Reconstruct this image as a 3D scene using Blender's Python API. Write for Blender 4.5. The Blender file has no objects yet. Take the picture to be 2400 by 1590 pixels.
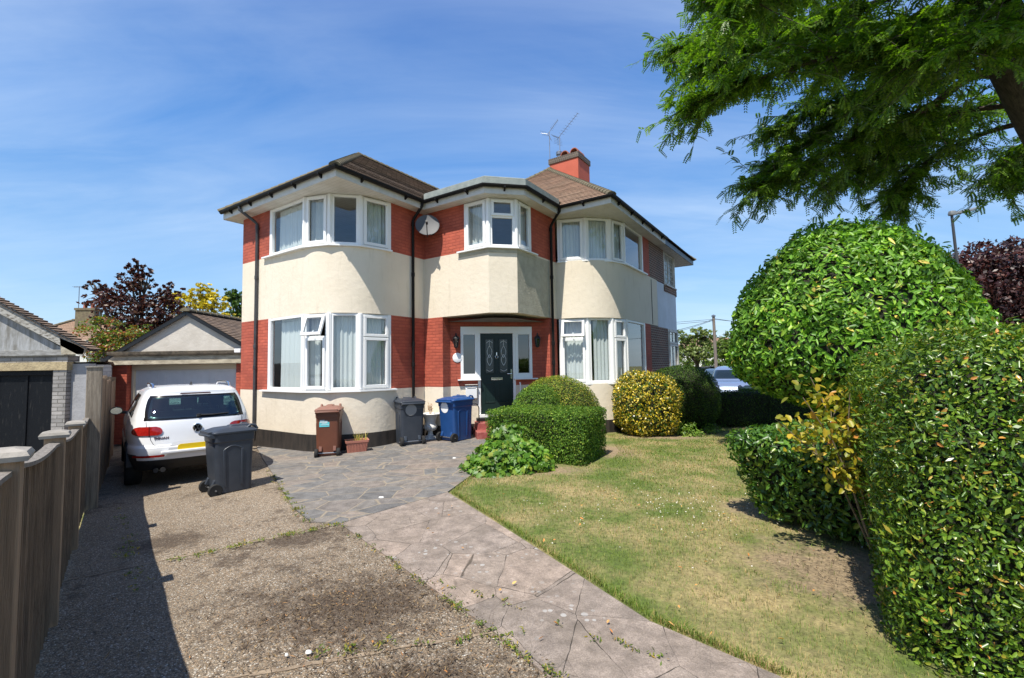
import bpy, bmesh, math, random
import numpy as np
from mathutils import Vector, Matrix
R = math.radians
PI = math.pi
random.seed(7)
rng = np.random.default_rng(11)
S = bpy.context.scene
COL = S.collection

# ------------------------------------------------------------------ camera, sky, sun, exposure
cam_d = bpy.data.cameras.new("camera")
cam = bpy.data.objects.new("camera", cam_d)
COL.objects.link(cam)
cam_d.sensor_width = 36.0
cam_d.lens = 36 * 1079.6 / 2400
cam_d.clip_start = 0.05
cam_d.clip_end = 3000
cam.matrix_world = (Matrix.Translation((0, 0, 1.68)) @ Matrix.Rotation(R(90 + 3.366), 4, 'X')
                    @ Matrix.Rotation(-0.01563, 4, 'Z'))
S.camera = cam
S.view_settings.view_transform = 'Standard'
S.view_settings.look = 'None'
S.view_settings.gamma = 1
S.view_settings.exposure = 0.54
S.view_settings.use_curve_mapping = False
S.cycles.max_bounces = 6
S.cycles.transparent_max_bounces = 12
S.cycles.use_denoising = True

SUN_EL = R(61)
SUN_AZ = R(203.5)          # clockwise from +Y: behind the camera, to the left
world = bpy.data.worlds.new("World")
S.world = world
world.use_nodes = True


class N:
    """small node-tree writer"""
    def __init__(s, tree):
        s.t = tree
        tree.nodes.clear()

    def __call__(s, typ, *out, **kw):
        n = s.t.nodes.new(typ)
        props = kw.pop('P', {})
        for k, v in props.items():
            setattr(n, k, v)
        for k, v in kw.items():
            key = int(k[1:]) if k[0] == 'i' and k[1:].isdigit() else k.replace('_', ' ')
            sock = n.inputs[key]
            if isinstance(v, bpy.types.NodeSocket):
                s.t.links.new(v, sock)
            elif isinstance(v, bpy.types.Node):
                s.t.links.new(v.outputs[0], sock)
            else:
                if isinstance(v, (tuple, list)) and len(v) == 3 and sock.type == 'RGBA':
                    v = (*v, 1)
                sock.default_value = v
        return n

    def math(s, op, a, b=0.0, c=None):
        n = s('ShaderNodeMath', P={'operation': op}, i0=a, i1=b)
        if c is not None:
            n.inputs[2].default_value = c
        return n.outputs[0]

    def mix(s, f, a, b, blend='MIX'):
        n = s('ShaderNodeMix', P={'data_type': 'RGBA', 'blend_type': blend}, i0=f, i6=a, i7=b)
        return n.outputs[2]

    def ramp(s, f, *stops):
        n = s('ShaderNodeValToRGB', i0=f)
        e = n.color_ramp.elements
        while len(e) < len(stops):
            e.new(0.5)
        for i, (p, c) in enumerate(stops):
            e[i].position = p
            e[i].color = (c, c, c, 1) if not isinstance(c, (tuple, list)) else (*c, 1)
        return n.outputs[0]

    def noise(s, vec, scale, detail=4, rough=0.55, dist=0.0):
        n = s('ShaderNodeTexNoise', Scale=scale, Detail=detail, Roughness=rough, Distortion=dist)
        if vec is not None:
            s.t.links.new(vec, n.inputs['Vector'])
        return n.outputs[0]

    def bump(s, h, strength=0.3, dist=0.02, normal=None):
        n = s('ShaderNodeBump', Strength=strength, Distance=dist, Height=h)
        if normal is not None:
            s.t.links.new(normal, n.inputs['Normal'])
        return n.outputs[0]


w = N(world.node_tree)
sky = w('ShaderNodeTexSky', P=dict(sky_type='NISHITA', sun_disc=False, sun_elevation=SUN_EL, sun_rotation=SUN_AZ,
                                   altitude=50.0, air_density=1.0, dust_density=0.4, ozone_density=2.2))
tc = w('ShaderNodeTexCoord')
sep = w('ShaderNodeSeparateXYZ', i0=tc.outputs['Generated'])
zz = w.math('ADD', w.math('MAXIMUM', sep.outputs[2], 0.0), 0.16)
px_ = w.math('DIVIDE', sep.outputs[0], zz)
py_ = w.math('DIVIDE', sep.outputs[1], zz)
cv = w('ShaderNodeCombineXYZ', i0=px_, i1=py_, i2=0.0)
m1 = w('ShaderNodeMapping', Vector=cv.outputs[0], Rotation=(0, 0, R(-52)), Scale=(0.5, 1.9, 1))
m2 = w('ShaderNodeMapping', Vector=cv.outputs[0], Rotation=(0, 0, R(-24)), Scale=(0.4, 1.5, 1), Location=(3, 1, 0))
n1 = w.noise(m1.outputs[0], 1.5, 7, 0.6, 0.6)
n2 = w.noise(m2.outputs[0], 1.0, 8, 0.62, 0.9)
n3 = w.noise(cv.outputs[0], 0.55, 3, 0.5)
c1 = w.ramp(n1, (0.36, 0.0), (0.86, 1.0))
c2 = w.ramp(n2, (0.34, 0.0), (0.88, 1.0))
c3 = w.ramp(n3, (0.35, 0.25), (0.65, 1.0))
cl = w.math('MULTIPLY', w.math('MULTIPLY', w.math('ADD', c1, w.math('MULTIPLY', c2, 0.8)), c3), 0.36)
hz = w.ramp(sep.outputs[2], (0.0, 0.10), (0.16, 0.04), (0.45, 0.0))
cl = w.math('MINIMUM', w.math('ADD', cl, hz), 0.85)
hs = w('ShaderNodeHueSaturation', Color=sky.outputs[0], Saturation=1.25, Value=1.0, Hue=0.5)
grad = w.ramp(sep.outputs[2], (0.0, (.24, .37, .50)), (0.15, (.155, .30, .50)), (0.4, (.076, .198, .455)), (0.65, (.034, .11, .34)), (1.0, (.020, .07, .24)))
grad = w.mix(1.0, grad, (10.0, 10.0, 10.0), 'MULTIPLY')
blue = w.mix(0.7, hs.outputs[0], grad)
col = w.mix(cl, blue, (5.2, 5.9, 6.6))
bg = w('ShaderNodeBackground', Color=col, Strength=0.13)
w('ShaderNodeOutputWorld', Surface=bg.outputs[0])

sun_d = bpy.data.lights.new("sun", 'SUN')
sun_d.energy = 5.0
sun_d.angle = R(0.5)
sun_d.color = (1.0, 0.945, 0.85)
sun = bpy.data.objects.new("sun", sun_d)
COL.objects.link(sun)
sd = Vector((math.sin(SUN_AZ) * math.cos(SUN_EL), math.cos(SUN_AZ) * math.cos(SUN_EL), math.sin(SUN_EL)))
sun.rotation_euler = sd.to_track_quat('Z', 'Y').to_euler()
sun.location = sd * 60


# ------------------------------------------------------------------ object helpers
def tag(o, label=None, cat=None, group=None, kind=None):
    if label: o['label'] = label
    if cat: o['category'] = cat
    if group: o['group'] = group
    if kind: o['kind'] = kind
    return o


def empty(name, loc=(0, 0, 0), rz=0.0, label=None, cat=None, group=None, kind=None):
    o = bpy.data.objects.new(name, None)
    COL.objects.link(o)
    o.location = loc
    o.rotation_euler = (0, 0, rz)
    o.empty_display_size = 0.2
    return tag(o, label, cat, group, kind)


def link_mesh(name, me, m, parent=None, smooth=None, bevel=0.0, segs=1):
    for mm in (m if isinstance(m, (list, tuple)) else [m]):
        me.materials.append(mm)
    if smooth is not None:
        me.polygons.foreach_set('use_smooth', [True] * len(me.polygons))
        if smooth < 180:
            me.set_sharp_from_angle(angle=R(smooth))
    o = bpy.data.objects.new(name, me)
    COL.objects.link(o)
    if parent is not None:
        o.parent = parent
    if bevel:
        b = o.modifiers.new('bevel', 'BEVEL')
        b.width = bevel
        b.segments = segs
        b.limit_method = 'ANGLE'
        b.angle_limit = R(35)
    return o


class MB:
    """collects shapes into ONE mesh"""
    def __init__(s):
        s.v = []; s.f = []; s.uv = []; s.mi = []; s.cur = 0

    def add(s, vs, fs, uvs=None):
        n = len(s.v)
        s.v += [tuple(map(float, p)) for p in vs]
        for i, f in enumerate(fs):
            s.f.append([n + a for a in f])
            s.uv.append(uvs[i] if uvs else None)
            s.mi.append(s.cur)

    def box(s, c, d, rz=0.0):
        cx, cy, cz = c; a, b, h = d[0] / 2, d[1] / 2, d[2] / 2
        co, si = math.cos(rz), math.sin(rz)
        vs = []
        for z in (-h, h):
            for x, y in ((-a, -b), (a, -b), (a, b), (-a, b)):
                vs.append((cx + co * x - si * y, cy + si * x + co * y, cz + z))
        s.add(vs, [[3, 2, 1, 0], [4, 5, 6, 7], [0, 1, 5, 4], [1, 2, 6, 5], [2, 3, 7, 6], [3, 0, 4, 7]])

    def bar(s, p0, p1, w, d, nrm=(0, 0, 1)):
        """box from p0 to p1; d thick along nrm, w wide across"""
        p0, p1, nrm = Vector(p0), Vector(p1), Vector(nrm).normalized()
        t = (p1 - p0).normalized()
        nrm = (nrm - t * nrm.dot(t)).normalized()
        b = t.cross(nrm)
        vs = []
        for p in (p0, p1):
            for x, y in ((-1, -1), (1, -1), (1, 1), (-1, 1)):
                vs.append(p + b * (w / 2 * x) + nrm * (d / 2 * y))
        s.add(vs, [[3, 2, 1, 0], [4, 5, 6, 7], [0, 1, 5, 4], [1, 2, 6, 5], [2, 3, 7, 6], [3, 0, 4, 7]])

    def prism(s, poly, z0, z1):
        n = len(poly)
        vs = [(x, y, z0) for x, y in poly] + [(x, y, z1) for x, y in poly]
        s.add(vs, [list(range(n))[::-1], list(range(n, 2 * n))] + [[i, (i + 1) % n, n + (i + 1) % n, n + i] for i in range(n)])

    def tube(s, pts, rad, seg=8, caps=True):
        pts = [Vector(p) for p in pts]
        if not isinstance(rad, (list, tuple)): rad = [rad] * len(pts)
        vs = []; fs = []
        ref = None
        for i, p in enumerate(pts):
            t = (pts[min(i + 1, len(pts) - 1)] - pts[max(i - 1, 0)])
            t = t.normalized() if t.length > 1e-9 else Vector((0, 0, 1))
            if ref is None:
                ref = t.orthogonal().normalized()
            ref = (ref - t * ref.dot(t))
            ref = ref.normalized() if ref.length > 1e-6 else t.orthogonal().normalized()
            b = t.cross(ref)
            for k in range(seg):
                a = 2 * PI * k / seg
                vs.append(p + (ref * math.cos(a) + b * math.sin(a)) * rad[i])
        for i in range(len(pts) - 1):
            for k in range(seg):
                k2 = (k + 1) % seg
                fs.append([i * seg + k, i * seg + k2, (i + 1) * seg + k2, (i + 1) * seg + k])
        if caps:
            fs.append(list(range(seg))[::-1])
            fs.append([(len(pts) - 1) * seg + k for k in range(seg)])
        s.add(vs, fs)

    def lathe(s, prof, seg=24, c=(0, 0, 0), flute=0, amp=0.0, fr=None):
        vs = []; fs = []
        for j, (r, z) in enumerate(prof):
            for k in range(seg):
                a = 2 * PI * k / seg
                rr = r
                if flute and fr and fr[0] <= z <= fr[1]:
                    rr = r * (1 + amp * abs(math.sin(a * flute / 2)) - amp)
                vs.append((c[0] + rr * math.cos(a), c[1] + rr * math.sin(a), c[2] + z))
        for j in range(len(prof) - 1):
            for k in range(seg):
                k2 = (k + 1) % seg
                fs.append([j * seg + k, j * seg + k2, (j + 1) * seg + k2, (j + 1) * seg + k])
        fs.append(list(range(seg))[::-1])
        fs.append([(len(prof) - 1) * seg + k for k in range(seg)])
        s.add(vs, fs)

    def loft(s, rings, cap0=True, cap1=True):
        """rings: lists of points with equal counts, closed loops"""
        n = len(rings[0])
        vs = [p for r in rings for p in r]
        fs = []
        for j in range(len(rings) - 1):
            for k in range(n):
                k2 = (k + 1) % n
                fs.append([j * n + k, j * n + k2, (j + 1) * n + k2, (j + 1) * n + k])
        if cap0: fs.append(list(range(n))[::-1])
        if cap1: fs.append([(len(rings) - 1) * n + k for k in range(n)])
        s.add(vs, fs)

    def mesh(s, name):
        me = bpy.data.meshes.new(name)
        me.from_pydata(s.v, [], s.f)
        if any(u is not None for u in s.uv):
            ul = me.uv_layers.new(name='UVMap')
            for p in me.polygons:
                u = s.uv[p.index]
                if u is not None:
                    for k, li in enumerate(p.loop_indices):
                        ul.data[li].uv = u[k]
        if any(s.mi):
            me.polygons.foreach_set('material_index', s.mi)
        me.update()
        return me

    def build(s, name, m, parent=None, smooth=None, bevel=0.0, segs=1):
        return link_mesh(name, s.mesh(name), m, parent, smooth, bevel, segs)


def fast_mesh(name, V, F):
    """V (n,3) array, F (m,k) array of equal-sided faces"""
    me = bpy.data.meshes.new(name)
    V = np.ascontiguousarray(V, np.float32); F = np.ascontiguousarray(F, np.int32)
    m, k = F.shape
    me.vertices.add(len(V)); me.vertices.foreach_set('co', V.ravel())
    me.loops.add(m * k); me.loops.foreach_set('vertex_index', F.ravel())
    me.polygons.add(m)
    me.polygons.foreach_set('loop_start', np.arange(0, m * k, k, dtype=np.int32))
    me.update(calc_edges=True)
    me.validate()
    return me


def ground(x):
    return max(-0.03 * (math.sqrt(x * x + 1) - 1), -0.12 if x > 0 else -9)


def clip_poly(poly, a, b, c):
    """keep a*x+b*y<=c"""
    out = []
    n = len(poly)
    for i in range(n):
        p, q = poly[i], poly[(i + 1) % n]
        dp = a * p[0] + b * p[1] - c; dq = a * q[0] + b * q[1] - c
        if dp <= 0: out.append(p)
        if dp * dq < 0:
            t = dp / (dp - dq)
            out.append((p[0] + (q[0] - p[0]) * t, p[1] + (q[1] - p[1]) * t))
    return out


def tri_area(p):
    return sum(p[i][0] * p[(i + 1) % len(p)][1] - p[(i + 1) % len(p)][0] * p[i][1] for i in range(len(p))) / 2


def sheet(name, poly, lift, m, kind='structure', step=0.5, skirt=0.0):
    """a ground sheet that follows the gentle fall of the site"""
    if tri_area(poly) < 0: poly = poly[::-1]
    xs = [p[0] for p in poly]
    x0 = math.floor(min(xs) / step) * step
    mb = MB()
    # triangulate concave outlines first
    from mathutils.geometry import tessellate_polygon
    tris = tessellate_polygon([[Vector((p[0], p[1], 0)) for p in poly]])
    for t in tris:
        tp = [poly[i] for i in t]
        if tri_area(tp) < 0: tp = tp[::-1]
        lo = math.floor(min(p[0] for p in tp) / step) * step
        x = lo
        while x < max(p[0] for p in tp):
            st = step if abs(x) < 14 else 4.0
            c = clip_poly(clip_poly(tp, -1, 0, -x), 1, 0, x + st)
            if len(c) >= 3 and abs(tri_area(c)) > 1e-7:
                mb.add([(a, b, ground(a) + lift) for a, b in c], [list(range(len(c)))])
            x += st
    if skirt:
        n = len(poly)
        for i in range(n):
            p, q = poly[i], poly[(i + 1) % n]
            k = max(1, int(math.hypot(p[0] - q[0], p[1] - q[1]) / 0.4))
            for j in range(k):
                a = [p[d] + (q[d] - p[d]) * j / k for d in (0, 1)]; b = [p[d] + (q[d] - p[d]) * (j + 1) / k for d in (0, 1)]
                za, zb = ground(a[0]) + lift, ground(b[0]) + lift
                mb.add([(a[0], a[1], za - skirt), (b[0], b[1], zb - skirt), (b[0], b[1], zb), (a[0], a[1], za)], [[0, 1, 2, 3]])
    o = mb.build(name, m)
    return tag(o, kind=kind)


def copy_tree(o, parent=None):
    c = o.copy()
    COL.objects.link(c)
    if parent is not None: c.parent = parent
    for ch in list(o.children): copy_tree(ch, c)
    return c


# ------------------------------------------------------------------ materials
def newmat(name):
    m = bpy.data.materials.new(name)
    m.use_nodes = True
    return m, N(m.node_tree)


def out(n, bsdf):
    n('ShaderNodeOutputMaterial', Surface=bsdf)


def mat(name, c, rough=0.6, c2=None, scale=6.0, bump=0.0, bscale=40.0, metal=0.0, spec=0.5, coord='Object', stretch=None, coat=0.0, lo=0.35, hi=0.65):
    m, n = newmat(name)
    t = n('ShaderNodeTexCoord').outputs[coord]
    if stretch:
        t = n('ShaderNodeMapping', Vector=t, Scale=stretch).outputs[0]
    kw = {}
    colr = c
    if c2 is not None:
        f = n.ramp(n.noise(t, scale, 6, 0.6), (lo, 0.0), (hi, 1.0))
        colr = n.mix(f, c, c2)
    b = n('ShaderNodeBsdfPrincipled', Base_Color=colr, Roughness=rough, Metallic=metal, Coat_Weight=coat)
    b.inputs['Specular IOR Level'].default_value = spec
    if bump:
        nb = n.bump(n.noise(t, bscale, 5, 0.6), bump, 0.02)
        n.t.links.new(nb, b.inputs['Normal'])
    out(n, b.outputs[0])
    return m


def brick_mat(name, c1, c2, mortar, bump=0.5, bw=0.225, rh=0.075, ms=0.010, cnoise=0.25, coord='UV', rough=0.8):
    m, n = newmat(name)
    t = n('ShaderNodeTexCoord').outputs[coord]
    wob = n('ShaderNodeTexNoise', Vector=t, Scale=3.0, Detail=2.0)
    tv = n('ShaderNodeMix', P={'data_type': 'VECTOR'}, i0=0.004)
    n.t.links.new(t, tv.inputs[4]); n.t.links.new(wob.outputs[1], tv.inputs[5])
    br = n('ShaderNodeTexBrick', Vector=tv.outputs[1], Color1=(*c1, 1), Color2=(*c2, 1), Mortar=(*mortar, 1), Scale=1.0,
           Mortar_Size=ms, Mortar_Smooth=0.4, Bias=0.0, Brick_Width=bw, Row_Height=rh)
    big = n.ramp(n.noise(t, 1.3, 5, 0.6), (0.3, 1 - cnoise), (0.7, 1 + cnoise * 0.4))
    colr = n.mix(1.0, br.outputs[0], big, 'MULTIPLY')
    h = n.math('SUBTRACT', n.math('MULTIPLY', n.noise(t, 30, 4, 0.6), 0.5), br.outputs[1])
    nb = n.bump(h, bump, 0.012)
    b = n('ShaderNodeBsdfPrincipled', Base_Color=colr, Roughness=rough, Normal=nb)
    out(n, b.outputs[0])
    return m


def leaf_mat(name, cols, rough=0.45, transl=0.3, tcol=None, spec=0.5, gain=1.75):
    """cols: list of (position, colour) over a random number per leaf"""
    m, n = newmat(name)
    g = n('ShaderNodeNewGeometry')
    c = n.ramp(g.outputs['Random Per Island'], *[(p, (min(.9, q[0] * gain * 1.12), min(.9, q[1] * gain), min(.9, q[2] * gain * .75))) for p, q in cols])
    tl = n('ShaderNodeTexCoord').outputs['Object']
    c = n.mix(1.0, c, n.ramp(n.noise(tl, 1.7, 5, .65), (.32, .62), (.68, 1.28)), 'MULTIPLY')
    b = n('ShaderNodeBsdfPrincipled', Base_Color=c, Roughness=rough)
    b.inputs['Specular IOR Level'].default_value = spec
    tr = n('ShaderNodeBsdfTranslucent', Color=n.mix(1.0, c, tcol or (1.5, 1.6, 0.6), 'MULTIPLY'))
    mx = n('ShaderNodeMixShader', i0=transl, i1=b.outputs[0], i2=tr.outputs[0])
    out(n, mx.outputs[0])
    return m


def glass_mat(name, tint=(0.9, 0.95, 0.95), boost=0.06, rough=0.0, ior=1.55):
    m, n = newmat(name)
    g = n('ShaderNodeNewGeometry')
    dt = n('ShaderNodeVectorMath', P={'operation': 'DOT_PRODUCT'}, i0=g.outputs['Normal'], i1=g.outputs['Incoming'])
    c_ = n.math('SUBTRACT', 1.0, n.math('ABSOLUTE', dt.outputs['Value']))
    f = n.math('MINIMUM', n.math('ADD', n.math('MULTIPLY', n.math('POWER', c_, 4.0), 0.95), 0.075 + boost), 0.95)
    tr = n('ShaderNodeBsdfTransparent', Color=(*tint, 1))
    gl = n('ShaderNodeBsdfGlossy', Color=(1, 1, 1, 1), Roughness=rough)
    mx = n('ShaderNodeMixShader', i0=f, i1=tr.outputs[0], i2=gl.outputs[0])
    out(n, mx.outputs[0])
    return m


def render_mat():
    m, n = newmat('cream_render')
    t = n('ShaderNodeTexCoord').outputs['Object']
    a = n.noise(t, 1.1, 6, 0.62)
    base = n.mix(n.ramp(a, (0.35, 0.0), (0.7, 1.0)), (0.72, 0.64, 0.515), (0.66, 0.58, 0.455))
    st = n('ShaderNodeMapping', Vector=t, Scale=(3.0, 3.0, 0.5)).outputs[0]
    streak = n.ramp(n.noise(st, 2.6, 6, 0.65), (0.55, 0.0), (0.76, 0.5))
    base = n.mix(streak, base, (0.50, 0.435, 0.33))
    h = n.math('ADD', n.math('MULTIPLY', n.noise(t, 9, 5, 0.55), 1.0), n.math('MULTIPLY', n.noise(t, 70, 3, 0.6), 0.35))
    b = n('ShaderNodeBsdfPrincipled', Base_Color=base, Roughness=0.85, Normal=n.bump(h, 0.28, 0.03))
    out(n, b.outputs[0])
    return m


M = {}
M['cream'] = render_mat()
M['cement'] = mat('bare_cement', (0.44, 0.41, 0.32), 0.9, (0.34, 0.315, 0.245), 5, 0.7, 22)
M['red_brick'] = brick_mat('painted_red_brick', (0.48, 0.105, 0.058), (0.38, 0.078, 0.045), (0.37, 0.074, 0.043), 0.8, cnoise=.32)
M['red_plain'] = mat('painted_red_render', (0.52, 0.115, 0.065), 0.8, (0.46, 0.10, 0.055), 3, 0.2, 30)
M['dark_brick'] = brick_mat('old_brick', (0.16, 0.055, 0.032), (0.095, 0.042, 0.030), (0.36, 0.31, 0.24), 0.5, cnoise=0.3)
M['cap_brick'] = brick_mat('chimney_cap_brick', (0.11, 0.075, 0.055), (0.07, 0.05, 0.04), (0.22, 0.19, 0.15), 0.6, bw=0.075, rh=0.11)
M['plinth'] = mat('black_plinth', (0.016, 0.014, 0.013), 0.6, (0.045, 0.036, 0.030), 3, 0.3, 30, stretch=(3, 3, .6))
M['white_render'] = mat('white_render', (0.62, 0.66, 0.72), 0.8, (0.55, 0.58, 0.63), 2, 0.15, 40)
M['upvc'] = mat('white_upvc', (0.80, 0.80, 0.79), 0.28, spec=0.5)
M['old_white'] = mat('old_white_paint', (0.62, 0.60, 0.56), 0.5, (0.42, 0.38, 0.33), 7, 0.15, 50)
M['fascia'] = mat('fascia_white', (0.62, 0.60, 0.55), 0.45, (0.52, 0.50, 0.45), 5)
M['black_pvc'] = mat('black_gutter_plastic', (0.010, 0.009, 0.009), 0.55, spec=0.2)
M['dark_pipe'] = mat('dark_grey_pipe', (0.030, 0.031, 0.034), 0.5, (0.05, 0.05, 0.054), 9)
M['lead'] = mat('flat_roof_felt', (0.20, 0.23, 0.22), 0.7, (0.28, 0.31, 0.29), 6, 0.3, 40)
M['glass'] = glass_mat('window_glass', boost=.03)
M['car_glass'] = glass_mat('green_car_glass', (.40, .58, .55), .03)
M['glass_dark'] = glass_mat('dark_glass', (0.30, 0.36, 0.36), 0.05)
M['net'] = mat('net_curtain', (0.60, 0.61, 0.60), 0.9)
M['room'] = mat('room_wall', (0.16, 0.15, 0.14), 0.9)
M['door_green'] = mat('dark_green_door', (0.008, 0.020, 0.018), 0.4, spec=0.35)
M['chrome'] = mat('chrome', (0.75, 0.76, 0.78), 0.16, metal=1.0)
M['steel'] = mat('grey_steel', (0.28, 0.29, 0.31), 0.4, metal=0.8)
M['black'] = mat('black_plastic', (0.012, 0.012, 0.013), 0.45)
M['black_iron'] = mat('black_painted_iron', (0.010, 0.010, 0.011), 0.4)
M['terracotta'] = mat('terracotta_plastic', (0.42, 0.17, 0.12), 0.6, (0.36, 0.14, 0.10), 6)
M['terra_roof'] = mat('terracotta_pot', (0.38, 0.11, 0.06), 0.7, (0.24, 0.08, 0.05), 9, 0.2)
M['white_stone'] = mat('white_painted_stone', (0.74, 0.74, 0.72), 0.6, (0.62, 0.61, 0.58), 8, 0.15, 60)
M['red_step'] = mat('red_painted_step', (0.26, 0.05, 0.045), 0.6, (0.34, 0.11, 0.09), 14, 0.2, 50)
M['bark'] = mat('dark_bark', (0.045, 0.034, 0.026), 0.9, (0.10, 0.08, 0.06), 7, 0.9, 16, stretch=(2.5, 2.5, .5))
M['twig'] = mat('brown_twig', (0.09, 0.065, 0.042), 0.9, (0.16, 0.12, 0.085), 9, 0.3, 30)
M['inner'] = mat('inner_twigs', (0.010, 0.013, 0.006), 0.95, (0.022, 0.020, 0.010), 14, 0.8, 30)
M['white_sticker'] = mat('white_sticker', (0.85, 0.85, 0.85), 0.5)
M['grey_sticker'] = mat('grey_sticker', (0.24, 0.24, 0.24), 0.5)


def tile_mat(name, c1, c2, c3):
    m, n = newmat(name)
    t = n('ShaderNodeTexCoord').outputs['UV']
    br = n('ShaderNodeTexBrick', Vector=t, Color1=(*c1, 1), Color2=(*c2, 1), Mortar=(c1[0] * .25, c1[1] * .25, c1[2] * .25, 1), Scale=1.0,
           Mortar_Size=0.006, Mortar_Smooth=0.1, Bias=-0.2, Brick_Width=0.165, Row_Height=0.11)
    a = n.ramp(n.noise(t, 1.1, 6, 0.65), (0.42, 0.0), (0.68, 1.0))
    sp = n.ramp(n.noise(t, 16, 4, 0.7), (0.60, 0.0), (0.72, 0.7))
    colr = n.mix(n.math('MULTIPLY', a, 0.5), br.outputs[0], (*c3, 1))
    colr = n.mix(sp, colr, (0.19, 0.17, 0.11, 1))
    h = n.math('SUBTRACT', n.math('MULTIPLY', n.noise(t, 25, 4, .6), 0.5), n.math('MULTIPLY', br.outputs[1], 0.6))
    b = n('ShaderNodeBsdfPrincipled', Base_Color=colr, Roughness=0.9, Normal=n.bump(h, 0.5, 0.012))
    out(n, b.outputs[0])
    return m


M['tile_brown'] = tile_mat('brown_roof_tiles', (0.25, 0.175, 0.125), (0.11, 0.078, 0.06), (0.10, 0.078, 0.06))
M['tile_red'] = tile_mat('red_brown_roof_tiles', (0.31, 0.195, 0.13), (0.20, 0.125, 0.085), (0.19, 0.14, 0.09))
M['hip'] = mat('mossy_hip_tiles', (0.10, 0.085, 0.055), 0.95, (0.17, 0.145, 0.09), 12, 0.5, 30)


def soffit_mat():
    m, n = newmat('soffit_boards')
    t = n('ShaderNodeTexCoord').outputs['Object']
    sx = n('ShaderNodeSeparateXYZ', i0=t)
    fr = n.math('FRACT', n.math('MULTIPLY', sx.outputs[0], 10.0))
    g = n.ramp(fr, (0.0, 0.35), (0.07, 1.0), (1.0, 1.0))
    c = n.mix(1.0, n.mix(n.ramp(n.noise(t, 3, 5, .6), (.4, 0), (.7, 1)), (0.66, 0.63, 0.57), (0.56, 0.53, 0.46)), g, 'MULTIPLY')
    b = n('ShaderNodeBsdfPrincipled', Base_Color=c, Roughness=0.5)
    out(n, b.outputs[0])
    return m


M['soffit'] = soffit_mat()


def driveway_mat():
    m, n = newmat('exposed_aggregate')
    t = n('ShaderNodeTexCoord').outputs['Object']
    vo = n('ShaderNodeTexVoronoi', Vector=t, Scale=105.0, Randomness=1.0)
    sepc = n('ShaderNodeSeparateColor', i0=vo.outputs['Color'])
    peb = n.ramp(sepc.outputs[0], (0.0, (0.15, 0.115, 0.082)), (0.35, (0.26, 0.205, 0.145)), (0.6, (0.34, 0.275, 0.195)), (0.8, (0.35, 0.235, 0.135)), (0.93, (0.45, 0.39, 0.31)), (1.0, (0.66, 0.62, 0.54)))
    vd = n.ramp(vo.outputs['Distance'], (0.35, 1.0), (0.75, 0.45))
    c = n.mix(1.0, peb, vd, 'MULTIPLY')
    big = n.noise(t, 0.75, 6, 0.65)
    fine = n.noise(t, 9, 5, 0.7)
    # moss and dirt patches
    mk = n.ramp(n.math('ADD', big, n.math('MULTIPLY', n.math('SUBTRACT', fine, 0.5), 0.55)), (0.53, 0.0), (0.64, 0.88))
    for (bx, by, br, bs) in ((-1.15, 3.4, 1.0, 1.4), (-.5, 2.4, .85, 1.5), (-2.2, 4.75, .5, 1.8), (-3.6, 4.9, .6, 1.2)):
        mp = n('ShaderNodeMapping', Vector=t, Location=(-bx / br, -by / br * bs, 0), Scale=(1 / br, bs / br, 0))
        ln = n('ShaderNodeVectorMath', P={'operation': 'LENGTH'}, i0=mp.outputs[0])
        dd = n.math('ADD', ln.outputs['Value'], n.math('MULTIPLY', n.math('SUBTRACT', n.noise(t, 7, 6, .75), 0.5), 2.2))
        mk = n.math('MAXIMUM', mk, n.ramp(dd, (0.35, 0.92), (0.85, 0.0)))
    mk = n.math('MULTIPLY', mk, n.ramp(n.noise(t, 34, 5, .8), (.34, .45), (.54, 1.0)))
    dirt = n.mix(n.noise(t, 38, 4, .7), (0.016, 0.010, 0.006), (0.095, 0.062, 0.037))
    c = n.mix(mk, c, dirt)
    tone = n.ramp(n.noise(t, 0.4, 4, .6), (0.3, 0.82), (0.7, 1.12))
    c = n.mix(1.0, c, tone, 'MULTIPLY')
    h = n.math('ADD', n.math('MULTIPLY', n.ramp(vo.outputs['Distance'], (0.1, 1.0), (0.7, 0.0)), 0.6), n.math('MULTIPLY', n.noise(t, 28, 4, .7), 0.8))
    b = n('ShaderNodeBsdfPrincipled', Base_Color=c, Roughness=0.85, Normal=n.bump(h, 0.7, 0.012))
    out(n, b.outputs[0])
    return m


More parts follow.
